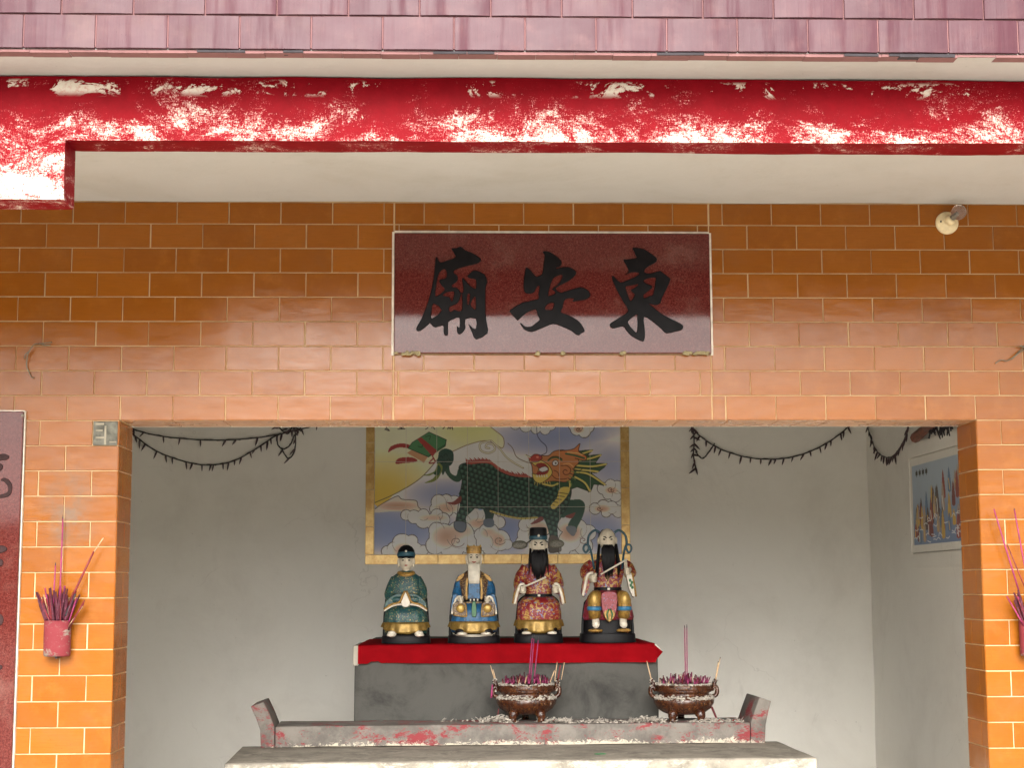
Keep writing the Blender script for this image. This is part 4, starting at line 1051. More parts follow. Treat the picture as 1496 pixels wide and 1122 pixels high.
# ------------------------------------------------------------------ cement ledge, red cloth
YC = 8.75-D; cl = PY(518, 1000, YC).x; cr_ = PY(962, 1000, YC).x; ZC = PY(740, 941.5, YC-.02).z
def rough_box(x0, x1, y0, y1, z0, z1, amp=.004, st=.06, bev=.012, fr=3):
    bm = box(x0, x1, y0, y1, z0, z1)
    bmesh.ops.bevel(bm, geom=list(bm.edges), offset=bev, segments=2, affect='EDGES', profile=.5)
    for ax, (a, b) in enumerate(((x0, x1), (y0, y1), (z0, z1))):
        n = max(1, int((b-a)/st)); no = [0, 0, 0]; no[ax] = 1
        for i in range(1, n):
            co = [0, 0, 0]; co[ax] = a+(b-a)*i/n
            bmesh.ops.bisect_plane(bm, geom=bm.verts[:]+bm.edges[:]+bm.faces[:], plane_co=co, plane_no=no)
    for v in bm.verts: v.co += noise.noise_vector(v.co*fr)*amp+noise.noise_vector(v.co*fr*5)*amp*.3
    return bm
ledge = obj('cement_ledge', rough_box(cl, cr_, YC, YB-.012, .10, ZC-.012, .005, .09), M['cement']); smooth_by_angle(ledge, 40)
tag(ledge, 'grey cement ledge carrying the red cloth and four seated figures', 'ledge')
# cloth: top sheet + hanging front, folded ends
def cloth():
    bm = bmesh.new(); nx = 90; x0 = PY(523, 950, YC-.02).x; x1 = PY(957, 950, YC-.02).x; prof = []
    for i in range(12): prof.append((YC+1.05-1.05*i/11*1.0, 0.0))
    prof += [(YC-.012, -.004), (YC-.018, -.014)]
    for i in range(1, 9): prof.append((YC-.020, -.014-.084*i/8))
    G = []
    for j, (y, dz) in enumerate(prof):
        rowv = []
        for i in range(nx+1):
            t = i/nx; x = x0+(x1-x0)*t
            n1 = noise.noise(Vector((x*5, dz*8, 1))); hang = max(0, (-dz-.014)/.084)
            yy = y-hang*(.006+.022*n1*hang)-.007*noise.noise(Vector((x*11, dz*16, 4)))*(1 if hang > 0 else 0)-.004*abs(noise.noise(Vector((x*26+dz*30, dz*9, 8))))
            zz = ZC+dz+(.004*noise.noise(Vector((x*3, y*3, 0))) if dz == 0 else 0)-hang*.008*noise.noise(Vector((x*4, 7, 0)))
            if hang > .9 and abs(t-.055) < .012: zz += .012      # small notch in the hem
            xx = x
            if t > .985 and j > 8: xx += .010*math.sin(hang*3.1)
            rowv.append(bm.verts.new((xx, yy, zz)))
        G.append(rowv)
    for j in range(len(G)-1):
        for i in range(nx): bm.faces.new((G[j][i], G[j][i+1], G[j+1][i+1], G[j+1][i]))
    # right end: a pointed folded flap
    a = Vector((x1, YC-.018, ZC-.008)); b = Vector((x1-.004, YC-.026, ZC-.096)); c_ = Vector((x1+.045, YC+.01, ZC-.045)); d = Vector((x1-.01, YC+.30, ZC+.002))
    vs = [bm.verts.new(q) for q in (a, b, c_, d)]; bm.faces.new((vs[0], vs[1], vs[2])); bm.faces.new((vs[0], vs[2], vs[3]))
    r = bmesh.ops.solidify(bm, geom=bm.faces[:], thickness=.0022)
    return bm
cl_o = obj('red_cloth', cloth(), M['red_cloth']); smooth_by_angle(cl_o, 50)
tag(cl_o, 'plain red cloth spread over the cement ledge under the figures', 'cloth')
q = PY(957, 950, YC-.01)
bm = bmesh.new(); P4 = [PY(955, 967, YC-.012), PY(966, 948, YC+.02), PY(958, 941, YC+.0), PY(953, 955, YC-.012)]
f_ = [bm.verts.new(v) for v in P4]; bm.faces.new(f_); r = bmesh.ops.extrude_face_region(bm, geom=bm.faces[:])
for v in r['geom']:
    if isinstance(v, bmesh.types.BMVert): v.co += Vector((0, .005, -.002))
obj('lining', bm, M['paper_white'], cl_o)
bm = box(PY(516, 950, YC).x, PY(524, 950, YC).x, YC-.012, YC+.5, ZC-.11, ZC-.004, bevel=.004); 
o = obj('board_end', bm, M['cement_light']); tag(o, 'chipped white board end poking out left of the red cloth', 'board')

# ------------------------------------------------------------------ offering altar: block with a narrow upturned shelf
ROT = R(2.4)
d1 = 7.2-D; TZ = 1.6-257*7.2/F
fl = PZ(328, 1116, TZ); fr = PZ(1193, 1107, TZ)
AW = (fr-fl).length; ang = math.atan2(fr.y-fl.y, fr.x-fl.x); ang = min(ang, R(3.0))
mid = (fl+fr)/2
altar = empty('altar', (mid.x, mid.y, .10), 'grey concrete offering altar with upturned shelf ends in front of the ledge', 'altar', rz=ang)
hw = AW/2; DP = .80; tz = TZ-.10
worn('altar_top', (.26, .23, .19, 1), (.31, .28, .23, 1), .5, .6)
SHZ = 1.6-202*7.98/F
worn('altar_front', (.19, .17, .15, 1), (.22, .035, .04, 1), .515, .58, ex=(TZ, SHZ-.02))
worn('whitewash_worn', (.29, .265, .22, 1), (.38, .36, .31, 1), .45, .55)
o = obj('top_slab', rough_box(-hw, hw, 0, DP, tz-.055, tz, .003, .07, .006), M['altar_top'], altar); smooth_by_angle(o, 40)
o = obj('front_edge', rough_box(-hw+.002, hw-.002, -.006, -.0015, tz-.058, tz-.006, .0015, .05, .0015, 6), M['whitewash_worn'], altar)
o = obj('pedestal', rough_box(-hw+.05, hw-.05, .04, DP-.03, 0, tz-.056, .004, .09, .01), M['whitewash'], altar); smooth_by_angle(o, 40)
inv = altar.matrix_basis.inverted() if False else (Matrix.Translation(altar.location) @ Matrix.Rotation(ang, 4, 'Z')).inverted()
sy0, sy1 = .70, 1.02
def loc_at(px, py, ly):      # photo pixel -> altar-local x,z on the local plane y = ly
    Mw = inv.inverted(); p0 = Mw @ Vector((0, ly, 0)); n_ = (Mw.to_3x3() @ Vector((0, 1, 0)))
    d = ray(px, py); t = (p0-CAM).dot(n_)/d.dot(n_); q = inv @ (CAM+d*t); return q.x, q.z
def prism(loop, y0, y1, sub=True):
    bm = bmesh.new()
    A = [bm.verts.new((x, y0, z)) for x, z in loop]; B = [bm.verts.new((x, y1, z)) for x, z in loop]
    ring_faces(bm, A, B); bm.faces.new(A[::-1]); bm.faces.new(B)
    bmesh.ops.recalc_face_normals(bm, faces=bm.faces)
    bmesh.ops.bevel(bm, geom=[e for e in bm.edges if e.calc_face_angle(0) > .6], offset=.005, segments=2, affect='EDGES', profile=.5)
    return bm
xl0, z_ = loc_at(402, 1063, sy0); xr0, z2_ = loc_at(1096, 1055, sy0); zsh = (z_+z2_)/2
o = obj('shelf', rough_box(xl0, xr0, sy0, sy1, tz+.002, zsh, .003, .05, .007, 5), M['altar_front'], altar); smooth_by_angle(o, 40)
xlo, _ = loc_at(381, 1097, sy0); xro, _ = loc_at(1118, 1087, sy0)
L1 = [(xlo, tz+.001), loc_at(380, 1068, sy0), loc_at(374, 1050, sy0), loc_at(366, 1033, sy0), loc_at(385, 1026, sy0), loc_at(394, 1045, sy0), loc_at(401, 1063, sy0), (xl0-.002, tz+.001)]
L2 = [(xro, tz+.001), loc_at(1119, 1060, sy0), loc_at(1123, 1040, sy0), loc_at(1127, 1025, sy0), loc_at(1110, 1019, sy0), loc_at(1103, 1038, sy0), loc_at(1097, 1056, sy0), (xr0+.002, tz+.001)]
o = obj('upturned_end', prism(L1, sy0+.002, sy1-.002), M['altar_front'], altar); smooth_by_angle(o, 40)
o = obj('upturned_end', prism(L2, sy0+.002, sy1-.002), M['altar_front'], altar); smooth_by_angle(o, 40)
o = obj('back_pedestal', rough_box(-hw+.1, hw-.1, DP+.004, 1.0, 0, tz-.004, .003, .12, .008), M['whitewash'], altar)
ZT = zsh+.10          # world height of the shelf top
AM = inv.inverted()

# ------------------------------------------------------------------ incense burners
UB = 8.13/F
def burner(px, label, group):
    base = PZ(px, 1053.0, ZT+.001); 
    o = empty('incense_burner', base, label, 'incense burner', group)
    u = UB
    prof = [(0.0001, 10), (26, 10), (32, 12.5), (40, 18), (45, 26), (45.5, 31), (43, 35.5), (38.5, 38), (37.5, 40), (39, 42), (41.8, 43), (42, 52), (41, 53.5), (37.5, 53), (36.5, 47), (0.0001, 46)]
    obj('bowl', add_lathe(bmesh.new(), [(r*u, z*u) for r, z in prof], 56), M['brown_glazed_pot'], o, True)
    bm = bmesh.new()
    for z in (44.5, 50.5): add_lathe(bm, [(42*u, (z-.7)*u), (42.8*u, z*u), (42*u, (z+.7)*u)], 56)
    obj('rim_moulding', bm, M['brown_glazed_pot'], o, True)
    for k, a in enumerate((235, 305, 90)):
        c_, s_ = math.cos(R(a)), math.sin(R(a)); bm = bmesh.new()
        r0 = 36*u; add_tube(bm, [(c_*r0*.92, s_*r0*.92, 15*u), (c_*r0, s_*r0, 11*u), (c_*r0*1.04, s_*r0*1.04, 7*u), (c_*r0*1.0, s_*r0*1.0, 3.5*u), (c_*r0*1.04, s_*r0*1.04, 0)], [7.5*u, 7.8*u, 6.2*u, 4.8*u, 5.8*u], 12)
        obj('leg', bm, M['brown_glazed_pot'], o, True)
    for s_ in (-1, 1):
        bm = bmesh.new()
        add_tube(bm, [tuple(v) for v in cat([(s_*41*u, 0, 34*u), (s_*49*u, 0, 38*u), (s_*50*u, 0, 47*u), (s_*46*u, 0, 51*u), (s_*47*u, 0, 57*u), (s_*49*u, 0, 60*u)], False, 4)], 3.4*u, 10, flat=1.7)
        obj('handle', bm, M['brown_glazed_pot'], o, True)
        bm = bmesh.new(); add_tube(bm, [(s_*42*u, 0, 44*u), (s_*47*u, 0, 52*u)], 2.8*u, 8, flat=2.2); obj('handle_brace', bm, M['brown_glazed_pot'], o, True)
    # ash heaped in the bowl, on the rim, on the shoulder and on the handles
    bm = bmesh.new(); n = 72; prev = None
    for r in (0.01, 8, 16, 24, 31, 36.5):
        vs = [bm.verts.new((r*u*math.cos(t), r*u*math.sin(t), (54.5-(r/37)**3*2.2+1.4*noise.noise(Vector((r*.2*math.cos(t), r*.2*math.sin(t), px))))*u)) for t in np.linspace(0, 2*math.pi, n, endpoint=False)]
        if prev: ring_faces(bm, prev, vs)
        prev = vs
    o2 = obj('ash_bed', bm, M['ash'], o, True)
    bm = bmesh.new()
    for band, (zc, rr, cnt, sp) in enumerate(((54.2, 40, 330, 1.6), (34.5, 45.0, 620, 4.4))):
        for i in range(cnt):
            a = random.uniform(0, 2*math.pi); s_ = random.uniform(.5, 1.7)
            z = zc+random.gauss(0, sp*.45)+(1.6*noise.noise(Vector((a*3, px, 0))) if band else 0); r = rr-(abs(z-zc)*.5 if band else random.uniform(-1.5, 1))
            if band and z > 35: r = 44.5-(z-35)*1.6
            add_ell(bm, (r*u*math.cos(a), r*u*math.sin(a), z*u), (s_*u*1.4, s_*u*1.4, s_*u*.75), 6, 4)
    for s_ in (-1, 1):
        for i in range(22): add_ell(bm, (s_*(48+random.uniform(-3, 2.5))*u, random.uniform(-4, 2)*u, (random.choice((58, 60, 52, 46))+random.uniform(-3, 2))*u), (1.8*u, 1.8*u, 1.3*u), 6, 4)
    obj('ash_crust', bm, M['ash'], o, True)['kind'] = 'stuff'
    return base
def world(px_off, z_off, y_off, base): return base+Vector((px_off*UB, y_off, z_off*UB))
bL = burner(769, 'left glazed brown tripod incense burner crusted with white ash', 'incense burners on the altar')
bR = burner(999.5, 'right glazed brown tripod incense burner crusted with white ash', 'incense burners on the altar')
for base, lab, grp in ((bL, 'burnt magenta incense stub standing in the ash of the left burner', 'stubs in the left burner'), (bR, 'burnt magenta incense stub standing in the ash of the right burner', 'stubs in the right burner')):
    for i in range(82):
        a = random.uniform(0, 2*math.pi); r = 36*math.sqrt(random.random()); p = base+Vector((r*math.cos(a)*UB, r*math.sin(a)*UB, 52*UB))
        L = random.uniform(10, 20)*(1-.3*r/36)*UB*1.1; d = Vector((random.gauss(0, .16)+math.cos(a)*.1, random.gauss(0, .15), 1))
        stub(p, d, L, random.choices((0, 1, 2, 3), (.52, .26, .12, .10))[0], lab, grp, random.uniform(.7, 1.15))
def bs(base, x0, z0, x1, z1, m, r, label, tip=None, y0=0, y1=0, bend=0):
    stick(world(x0, z0, y0, base), world(x1, z1, y1, base), m, r, label, tip=tip, bend=bend)
bs(bL, 3, 52, 9, 123, M['magenta_incense'], .0034, 'leftmost of three tall pink sticks in the left burner', .02, -.02, -.02)
bs(bL, 6, 52, 12, 122, M['magenta_incense'], .0034, 'middle of three tall pink sticks in the left burner', .02, 0, 0)
bs(bL, 11, 52, 18.5, 120, M['magenta_incense'], .0034, 'rightmost of three tall pink sticks in the left burner', .02, -.01, -.01)
bs(bR, 2.5, 52, 3.0, 138, M['magenta_incense'], .0030, 'left one of the two tall pink sticks in the right burner', .012, -.01)
bs(bR, 5.5, 52, 6.5, 138, M['magenta_incense'], .0030, 'right one of the two tall pink sticks in the right burner', .016, .0, 0, .003)
bs(bL, -47, 58, -54, 82, M['tan_stick'], .0028, 'thin tan stick leaning left on the left handle of the left burner')
bs(bL, -46, 60, -50, 76, M['tan_stick'], .0024, 'second short tan stick at the left handle of the left burner')
bs(bL, 43, 58, 47, 86, M['tan_stick'], .0028, 'tall tan stick at the right handle of the left burner', .006)
bs(bL, 48, 60, 52, 82, M['red_stick'], .0044, 'thick pinkish red stub at the right handle of the left burner')
bs(bL, 53, 60, 58, 86, M['tan_stick'], .0024, 'rightmost tan stick at the handle of the left burner')
bs(bL, 36, 56, 43, 74, M['tan_stick'], .003, 'pale stick leaning right over the rim of the left burner')
bs(bR, -48, 58, -55, 88, M['tan_stick'], .0034, 'thick tan stick at the left handle of the right burner')
bs(bR, 48, 58, 53, 86, M['tan_stick'], .0036, 'tan stick leaning right on the right handle of the right burner', .006)
bs(bR, 49, 60, 56, 92, M['tan_stick'], .0028, 'longest tan stick at the right handle of the right burner', .006)
bs(bL, -53, 34, -51, 54, M['magenta_incense'], .0055, 'fallen pink stub hooked outside the left handle of the left burner', None, -.02, -.02)
bs(bR, 41, 20, 48, 2, M['red_stick'], .006, 'red stub leaning against the foot of the right burner', None, -.02, -.03)
bs(bL, -44, 0, -42, 18, M['red_stick'], .0018, 'hair thin red splinter standing left of the left burner', None, -.02, -.02)
# loose ash and burnt bits on the shelf
bm = bmesh.new()
def heap(px0, px1, n, hgt):
    for i in range(n):
        t = random.random(); px = px0+(px1-px0)*t; p = PZ(px, 1054.5+random.uniform(-1.5, 2.5), ZT)
        L = inv @ p; L.y = min(max(L.y, sy0+.01), sy1-.04); p = AM @ L; p.z = ZT
        e = math.sin(math.pi*t)**.5; s_ = random.uniform(.4, 1.3)*.0040
        add_ell(bm, p+Vector((0, 0, random.random()*hgt*e)), (s_*1.6, s_*1.4, s_*.8), 6, 4)
        if random.random() < .22:
            a = random.uniform(0, 3.14); d = Vector((math.cos(a), math.sin(a)*.4, random.uniform(-.1, .5)))*.018; add_tube(bm, [p+Vector((0, 0, .006)), p+d+Vector((0, 0, .012))], .0016, 5)
heap(700, 750, 200, .030); heap(722, 745, 80, .034); heap(795, 835, 150, .016); heap(835, 925, 90, .003); heap(925, 972, 200, .026); heap(1012, 1050, 120, .015); heap(1050, 1085, 60, .007); heap(640, 1088, 150, .002)
o = obj('loose_ash', bm, M['ash'], None, True); tag(o, 'pale ash and burnt crumbs scattered along the altar shelf', 'ash', kind='stuff')
for px, lab in ((812, 'flattened scrap of red paper in the ash right of the left burner'), (1053, 'small red paper scrap in the ash right of the right burner'), (1074, 'furthest right red paper scrap in the ash on the shelf')):
    p = PZ(px, 1054, ZT+.012); bm = bmesh.new(); n = 6
    G = [[bm.verts.new(p+Vector(((i/n-.5)*.035, (j/2-.5)*.03, .006*noise.noise(Vector((i, j, px)))+(.008 if 1 < i < 5 else 0)))) for i in range(n+1)] for j in range(3)]
    for j in range(2):
        for i in range(n): bm.faces.new((G[j][i], G[j][i+1], G[j+1][i+1], G[j+1][i]))
    bmesh.ops.solidify(bm, geom=bm.faces[:], thickness=.001)
    o = obj('paper_scrap', bm, M['red_cloth']); tag(o, lab, 'paper scrap')
p = PZ(877, 1102, TZ+.004); bm = bmesh.new(); add_ell(bm, p, (.03, .012, .004), 10, 5); o = obj('dead_leaf', bm, M['leaf_green']); tag(o, 'small dark green leaf lying on the front slab of the altar', 'leaf')

# ------------------------------------------------------------------ the four seated figures
KS = 8.93/F         # metres per photo pixel at the figures
def fig_root(px, label):
    p = PY(px, 941, 8.84-D); p.z = ZC+.0035
    return empty('seated_statue', p, label, 'statue', 'row of seated statues on the red cloth')
def S(*v): return tuple(q*KS for q in v)
def part(name, bm, m, root, smooth=True, ang=None):
    for v in bm.verts: v.co *= KS
    o = obj(name, bm, m, root, smooth)
    if ang: smooth_by_angle(o, ang)
    return o
def plinth(root, hw_, arch, hb=11):
    bm = bmesh.new(); n = 28
    def outline(w_, f):
        L = [(-w_, 26)]
        for i in range(n+1):
            t = math.pi+math.pi*i/n; L.append((w_*math.cos(t), f*math.sin(t)*.0-(f*(abs(math.sin(t))**.7))))
        L.append((w_, 26)); return L
    rings = []
    for z, s_ in ((0, 1.0), (1, 1.01), (hb-1.5, .99), (hb, .965)):
        rings.append([bm.verts.new((x*s_, y*s_, z)) for x, y in outline(hw_, 22)])
    for A, B in zip(rings[:-1], rings[1:]): ring_faces(bm, A, B)
    bm.faces.new(rings[0][::-1]); bm.faces.new(rings[-1])
    part('plinth', bm, M['black_lacquer'], root, False, 40)
    # arched chair back, hollow horseshoe wrapping the body
    bm = bmesh.new(); pts = []; m_ = 22
    prof = []
    for i in range(m_+1):
        t = i/m_; z = hb-1+(arch-hb)*t; w_ = (hw_-1)*(1-.16*t**2.0) if t < .8 else (hw_-1)*(1-.16*t**2.0)*math.cos((t-.8)/.2*.9)
        prof.append((z, w_))
    rings = []
    for z, w_ in prof:
        A = []
        for k in range(25):
            a = math.pi*k/24; A.append(bm.verts.new((w_*math.cos(a), 6+20*math.sin(a)*(.6+.4*w_/hw_), z)))
        for k in range(24, -1, -1):
            a = math.pi*k/24; A.append(bm.verts.new(((w_-3)*math.cos(a), 6+17*math.sin(a)*(.6+.4*w_/hw_), z)))
        rings.append(A)
    for A, B in zip(rings[:-1], rings[1:]): ring_faces(bm, A, B)
    bm.faces.new(rings[0][::-1]); bm.faces.new(rings[-1])
    part('chair_back', bm, M['black_lacquer'], root, False, 40)
    bm = bmesh.new(); add_loft(bm, [(hb, 0, 4, hw_*.86, 14), (hb+24, 0, 4, hw_*.84, 13), (hb+34, 0, 4, hw_*.8, 12)], 28, 3)
    part('seat_block', bm, M['black_lacquer'], root, True, 40)
def head(root, z, w_=10, h=13, skin='skin_paint', smile=False, stern=False, y0=-3):
    bm = bmesh.new(); vs = add_ell(bm, (0, y0, z), (w_, w_*1.0, h), 32, 24)
    for v in vs:
        t = (v.co.z-z)/h; x = v.co.x/w_; y = (v.co.y-y0)/w_
        if t < 0: v.co.x *= 1-.22*t*t; 
        if y < 0: v.co.y += .12*w_*(abs(t)**2)*0; v.co.y = y0+(v.co.y-y0)*.92
        # cheeks, nose, brow ridge, eye sockets
        nz = math.exp(-((t+.10)/.20)**2)*math.exp(-(x/.15)**2); 
        if y < 0:
            v.co.y -= 2.2*nz
            v.co.y -= .8*math.exp(-((t+.34)/.14)**2)*math.exp(-(x/.30)**2)
            v.co.y += 1.1*math.exp(-((t-.10)/.10)**2)*math.exp(-((abs(x)-.40)/.20)**2)
            v.co.y -= .7*math.exp(-((t-.26)/.09)**2)*math.exp(-((abs(x)-.40)/.28)**2)
            v.co.y -= .8*math.exp(-((t+.75)/.15)**2)*math.exp(-(x/.3)**2)
    add_tube(bm, [(0, y0+2, z-h*.55), (0, y0+3, z-h-7)], [w_*.52, w_*.62], 16)
    part('head', bm, M[skin], root)
    bm = bmesh.new()
    for s_ in (-1, 1):
        add_ell(bm, (s_*(w_*1.02), y0+.5, z-.4), (2.2, 2.6, 5.2), 12, 8); add_ell(bm, (s_*(w_*1.0), y0-.3, z-6.2), (1.6, 1.8, 2.8), 8, 6)
    part('ears', bm, M[skin], root)
    yf = y0-w_*.86
    bm = bmesh.new()
    for s_ in (-1, 1): add_ell(bm, (s_*w_*.42, yf+.5, z+1.2), (2.0, 1.0, 1.0), 10, 6, Matrix.Rotation(s_*(.12 if not stern else -.18), 3, 'Y'))
    part('eyes', bm, M['eye_black'], root)
    bm = bmesh.new()
    for s_ in (-1, 1):
        if stern: P = [(s_*1.6, yf-.5, z+3.0), (s_*4.0, yf+.1, z+4.6), (s_*6.6, yf+1.6, z+5.0)]
        else: P = [(s_*1.8, yf-.4, z+3.6), (s_*4.0, yf+0, z+4.5), (s_*6.6, yf+1.6, z+3.6)]
        add_tube(bm, P, [.6, .95, .4] if stern else [.4, .6, .3], 6)
    part('eyebrows', bm, M['eye_black'], root)
    zz = z-h*.46
    wd = 3.2 if smile else 2.1
    bm = add_tube(bmesh.new(), [(-wd, yf+.35, zz+(1 if smile else .1)), (0, yf-.55, zz-.2), (wd, yf+.35, zz+(1 if smile else .1))], [.4, 1.05, .4], 8)
    part('mouth', bm, M['lip_red'], root)
def hand(root, c, s_, m='skin_paint', fist=True, k=1.0):
    """small modelled hand: palm, four curled fingers, thumb from the side of the palm"""
    bm = bmesh.new(); x, y, z = c
    add_ell(bm, (x, y, z), (3.9*k, 3.4*k, 4.2*k), 14, 10)
    for i in range(4):
        L = (2.6, 3.0, 2.8, 2.2)[i]*k; zz = z+(2.7-1.8*i)*k
        add_tube(bm, [(x+s_*2.2*k, y-2.2*k, zz), (x+s_*.6*k, y-4.0*k, zz-.1), (x-s_*1.6*k, y-4.2*k, zz-.2), (x-s_*(1.2+L*.5)*k, y-2.8*k, zz-.3)], [1.05*k, 1.0*k, .9*k, .65*k], 7)
    add_tube(bm, [(x-s_*1.5*k, y-.5, z+2.5*k), (x-s_*2.8*k, y-2.6*k, z+4.0*k), (x-s_*1.4*k, y-4.2*k, z+4.3*k)], [1.3*k, 1.1*k, .8*k], 7)
    add_tube(bm, [(x+s_*1, y+1, z+1), (x+s_*3.5, y+5, z+3)], [2.6*k, 3*k], 10)
    part('hand', bm, M[m], root)
def foldf(n, a, ph=0):
    return lambda t, z, k: a*math.sin(n*t+ph+z*.05)
def torso(root, m, zs, fold=.02):
    bm = add_loft(bmesh.new(), zs, 40, 2.2, foldf(9, fold)); part('torso', bm, M[m], root)
def skirt(root, m, rings, fold=.03, nf=13, name='skirt'):
    bm = add_loft(bmesh.new(), rings, 56, 2.3, foldf(nf, fold)); return part(name, bm, M[m], root)
def sleeve(root, m, P, rad, trim=None, lining=None, name='sleeve'):
    bm = add_tube(bmesh.new(), [tuple(v) for v in cat(P, False, 4)], list(np.interp(np.linspace(0, 1, (len(P)-1)*4+1), np.linspace(0, 1, len(rad)), rad)), 18, flat=.9)
    for v in bm.verts: v.co += noise.noise_vector(v.co*.18)*.9
    o = part(name, bm, M[m], root); return o
def drape(root, m, pts, y0, y1, name, th=None):
    """hanging piece of cloth from an outline in x,z with a rounded section"""
    bm = bmesh.new(); A = []; L = [tuple(p) for p in cat(pts, True, 4)]
    cx = sum(p[0] for p in L)/len(L); cz = sum(p[1] for p in L)/len(L)
    r0 = [bm.verts.new((x, y1, z)) for x, z in L]; r1 = [bm.verts.new((x, (y0+y1)/2, z)) for x, z in L]
    r2 = [bm.verts.new((cx+(x-cx)*.86, y0, cz+(z-cz)*.9)) for x, z in L]
    ring_faces(bm, r0, r1); ring_faces(bm, r1, r2); bm.faces.new(r0[::-1]); bm.faces.new(r2)
    return part(name, bm, M[m], root, False, 60)
def shoe(root, x, z, m, y=-24, w_=6.5, l=9, h=3.2):
    bm = bmesh.new(); vs = add_ell(bm, (x, y+3, z), (w_, l, h), 16, 10)
    for v in vs:
        if v.co.z < z-h*.5: v.co.z = z-h*.5
    part('shoe', bm, M[m], root)
def hem(root, m, rings, sag, name='hem', n=44):
    """front band with scalloped lower edge"""
    bm = bmesh.new(); rows = []
    (z1, rx1, ry1, cy1), (z0, rx0, ry0, cy0) = rings
    for j in range(6):
        f = j/5; row = []
        for i in range(n+1):
            t = math.pi*(1.0+i/n); x = math.cos(t)
            zb_ = z0-sag*(math.cos(x*math.pi)*.5+.5)*1.0+ (4.5 if abs(x) > .8 else 0)*(abs(x)-.8)/.2
            z = z1+(zb_-z1)*f; rx = rx1+(rx0-rx1)*f; ry = ry1+(ry0-ry1)*f; cy = cy1+(cy0-cy1)*f
            w_ = 1+.035*math.sin(i*1.1)*f
            row.append(bm.verts.new((rx*x*w_, cy+ry*math.sin(t)*w_, z)))
        rows.append(row)
    for j in range(5):
        for i in range(n): bm.faces.new((rows[j][i], rows[j][i+1], rows[j+1][i+1], rows[j+1][i]))
    bmesh.ops.solidify(bm, geom=bm.faces[:], thickness=1.0); return part(name, bm, M[m], root)
def belt(root, z, rx, ry, cy=-2, jewels=3):
    bm = bmesh.new(); add_loft(bm, [(z-2.4, 0, cy, rx*.96, ry*.96), (z-2.2, 0, cy, rx, ry), (z+2.2, 0, cy, rx, ry), (z+2.4, 0, cy, rx*.96, ry*.96)], 40, 2.2)
    b = part('belt', bm, M['black_lacquer'], root, True, 40)
    xs = [0] if jewels == 1 else [-5, 0, 5]
    for x in xs:
        w_ = 1.8 if jewels == 1 else 1.1; y = cy-ry*(1-(abs(x)/rx)**2.2)**(1/2.2)
        bm = box(x-w_, x+w_, y-.9, y+1, z-1.5, z+1.5, bevel=.4); 
        for v in bm.verts: v.co *= KS
        obj('belt_plaque', bm, M['white_porcelain'], b)
def beard(root, m, z0, z1, w_, n=16, y=-14, seed=1, tip=.25):
    rs = random.Random(seed); bm = bmesh.new()
    for i in range(n):
        x = (i/(n-1)-.5)*2*w_; e = z1+(abs(x)/w_)**2*(z0-z1)*.18+rs.uniform(-2, 3)
        add_tube(bm, [(x*.55, y+3, z0), (x*.85, y, z0-5), (x*.95+rs.uniform(-.6, .6), y-.5, (z0+e)/2), (x*.75+rs.uniform(-1.2, 1.2), y+.5, e)], [w_*.16+.6, w_*.16+.9, w_*.14+.7, tip], 7)
    part('beard', bm, M[m], root)

# --- figure 1: green robe, hands folded into wide sleeves
f1 = fig_root(593, 'smallest seated statue in a dark green robe with black cap, far left')
plinth(f1, 34.5, 78)
torso(f1, 'robe_teal', [(44, 0, -2, 27, 15), (56, 0, -2, 26, 14), (70, 0, -1, 25.5, 13), (84, 0, 0, 24.5, 12), (94, 0, 0, 20, 10.5), (100, 0, 0, 12, 8), (103, 0, 0, 8, 6)], .02)
skirt(f1, 'robe_teal', [(14, 0, -4, 30, 17), (20, 0, -6, 31, 17), (36, 0, -7, 30, 18), (46, 0, -7, 28, 17), (52, 0, -4, 24, 13)])
hem(f1, 'gold_paint', ((30, 33, 19.6, -7), (19, 35, 21.5, -7)), 5.5)
for s_ in (-1, 1):
    sleeve(f1, 'robe_teal', [(s_*16, 0, 93), (s_*21, -3, 80), (s_*22.5, -8, 67), (s_*14, -15, 62), (s_*5, -17, 63)], [5.5, 7, 8, 8, 6])
    drape(f1, 'robe_teal', [(s_*2, 70), (s_*14, 70), (s_*28, 60), (s_*31, 50), (s_*24, 51), (s_*10, 56)], -21, -10, 'hanging_sleeve')
    bm = add_tube(bmesh.new(), [tuple(v) for v in cat([(s_*1, -22, 74), (s_*5, -22.5, 66), (s_*9, -22.5, 58), (s_*20, -22, 55), (s_*30.5, -19, 48)], False, 4)], 1.7, 8); part('sleeve_trim', bm, M['gold_dark'], f1)
    bm = add_tube(bmesh.new(), [tuple(v) for v in cat([(s_*5, -22.5, 55.5), (s_*18, -22.8, 53.2), (s_*30.5, -19.5, 46)], False, 4)], 1.2, 8); part('cuff_edge', bm, M['white_porcelain'], f1)
    bm = bmesh.new(); add_ell(bm, (s_*19, -22, 14), (6.5, 7, 5), 14, 8); part('trouser_leg', bm, M['white_porcelain'], f1); shoe(f1, s_*20, 12, 'white_porcelain', -26)
drape(f1, 'white_porcelain', [(0, 73), (4, 65), (7, 57), (4, 52), (0, 51), (-4, 52), (-7, 57), (-4, 65)], -22.3, -12, 'inner_sleeves')
bm = add_lathe(bmesh.new(), [(9, 103), (12, 102), (13.6, 99.5), (12, 97.5)], 28); 
for v in bm.verts: v.co.y = v.co.y*.8-1.5; v.co.z -= max(0, -v.co.y)*.28
part('collar', bm, M['gold_dark'], f1)
head(f1, 116.5, 10.4, 13)
bm = bmesh.new(); add_loft(bm, [(121, 0, -2, 12.2, 12), (127, 0, -2.2, 12.5, 12.2), (132, 0, -1.5, 11.6, 11.5), (137, 0, 0, 8.2, 8.5), (139.6, 0, .5, 3.5, 4)], 28); cap = part('cap', bm, M['black_lacquer'], f1)
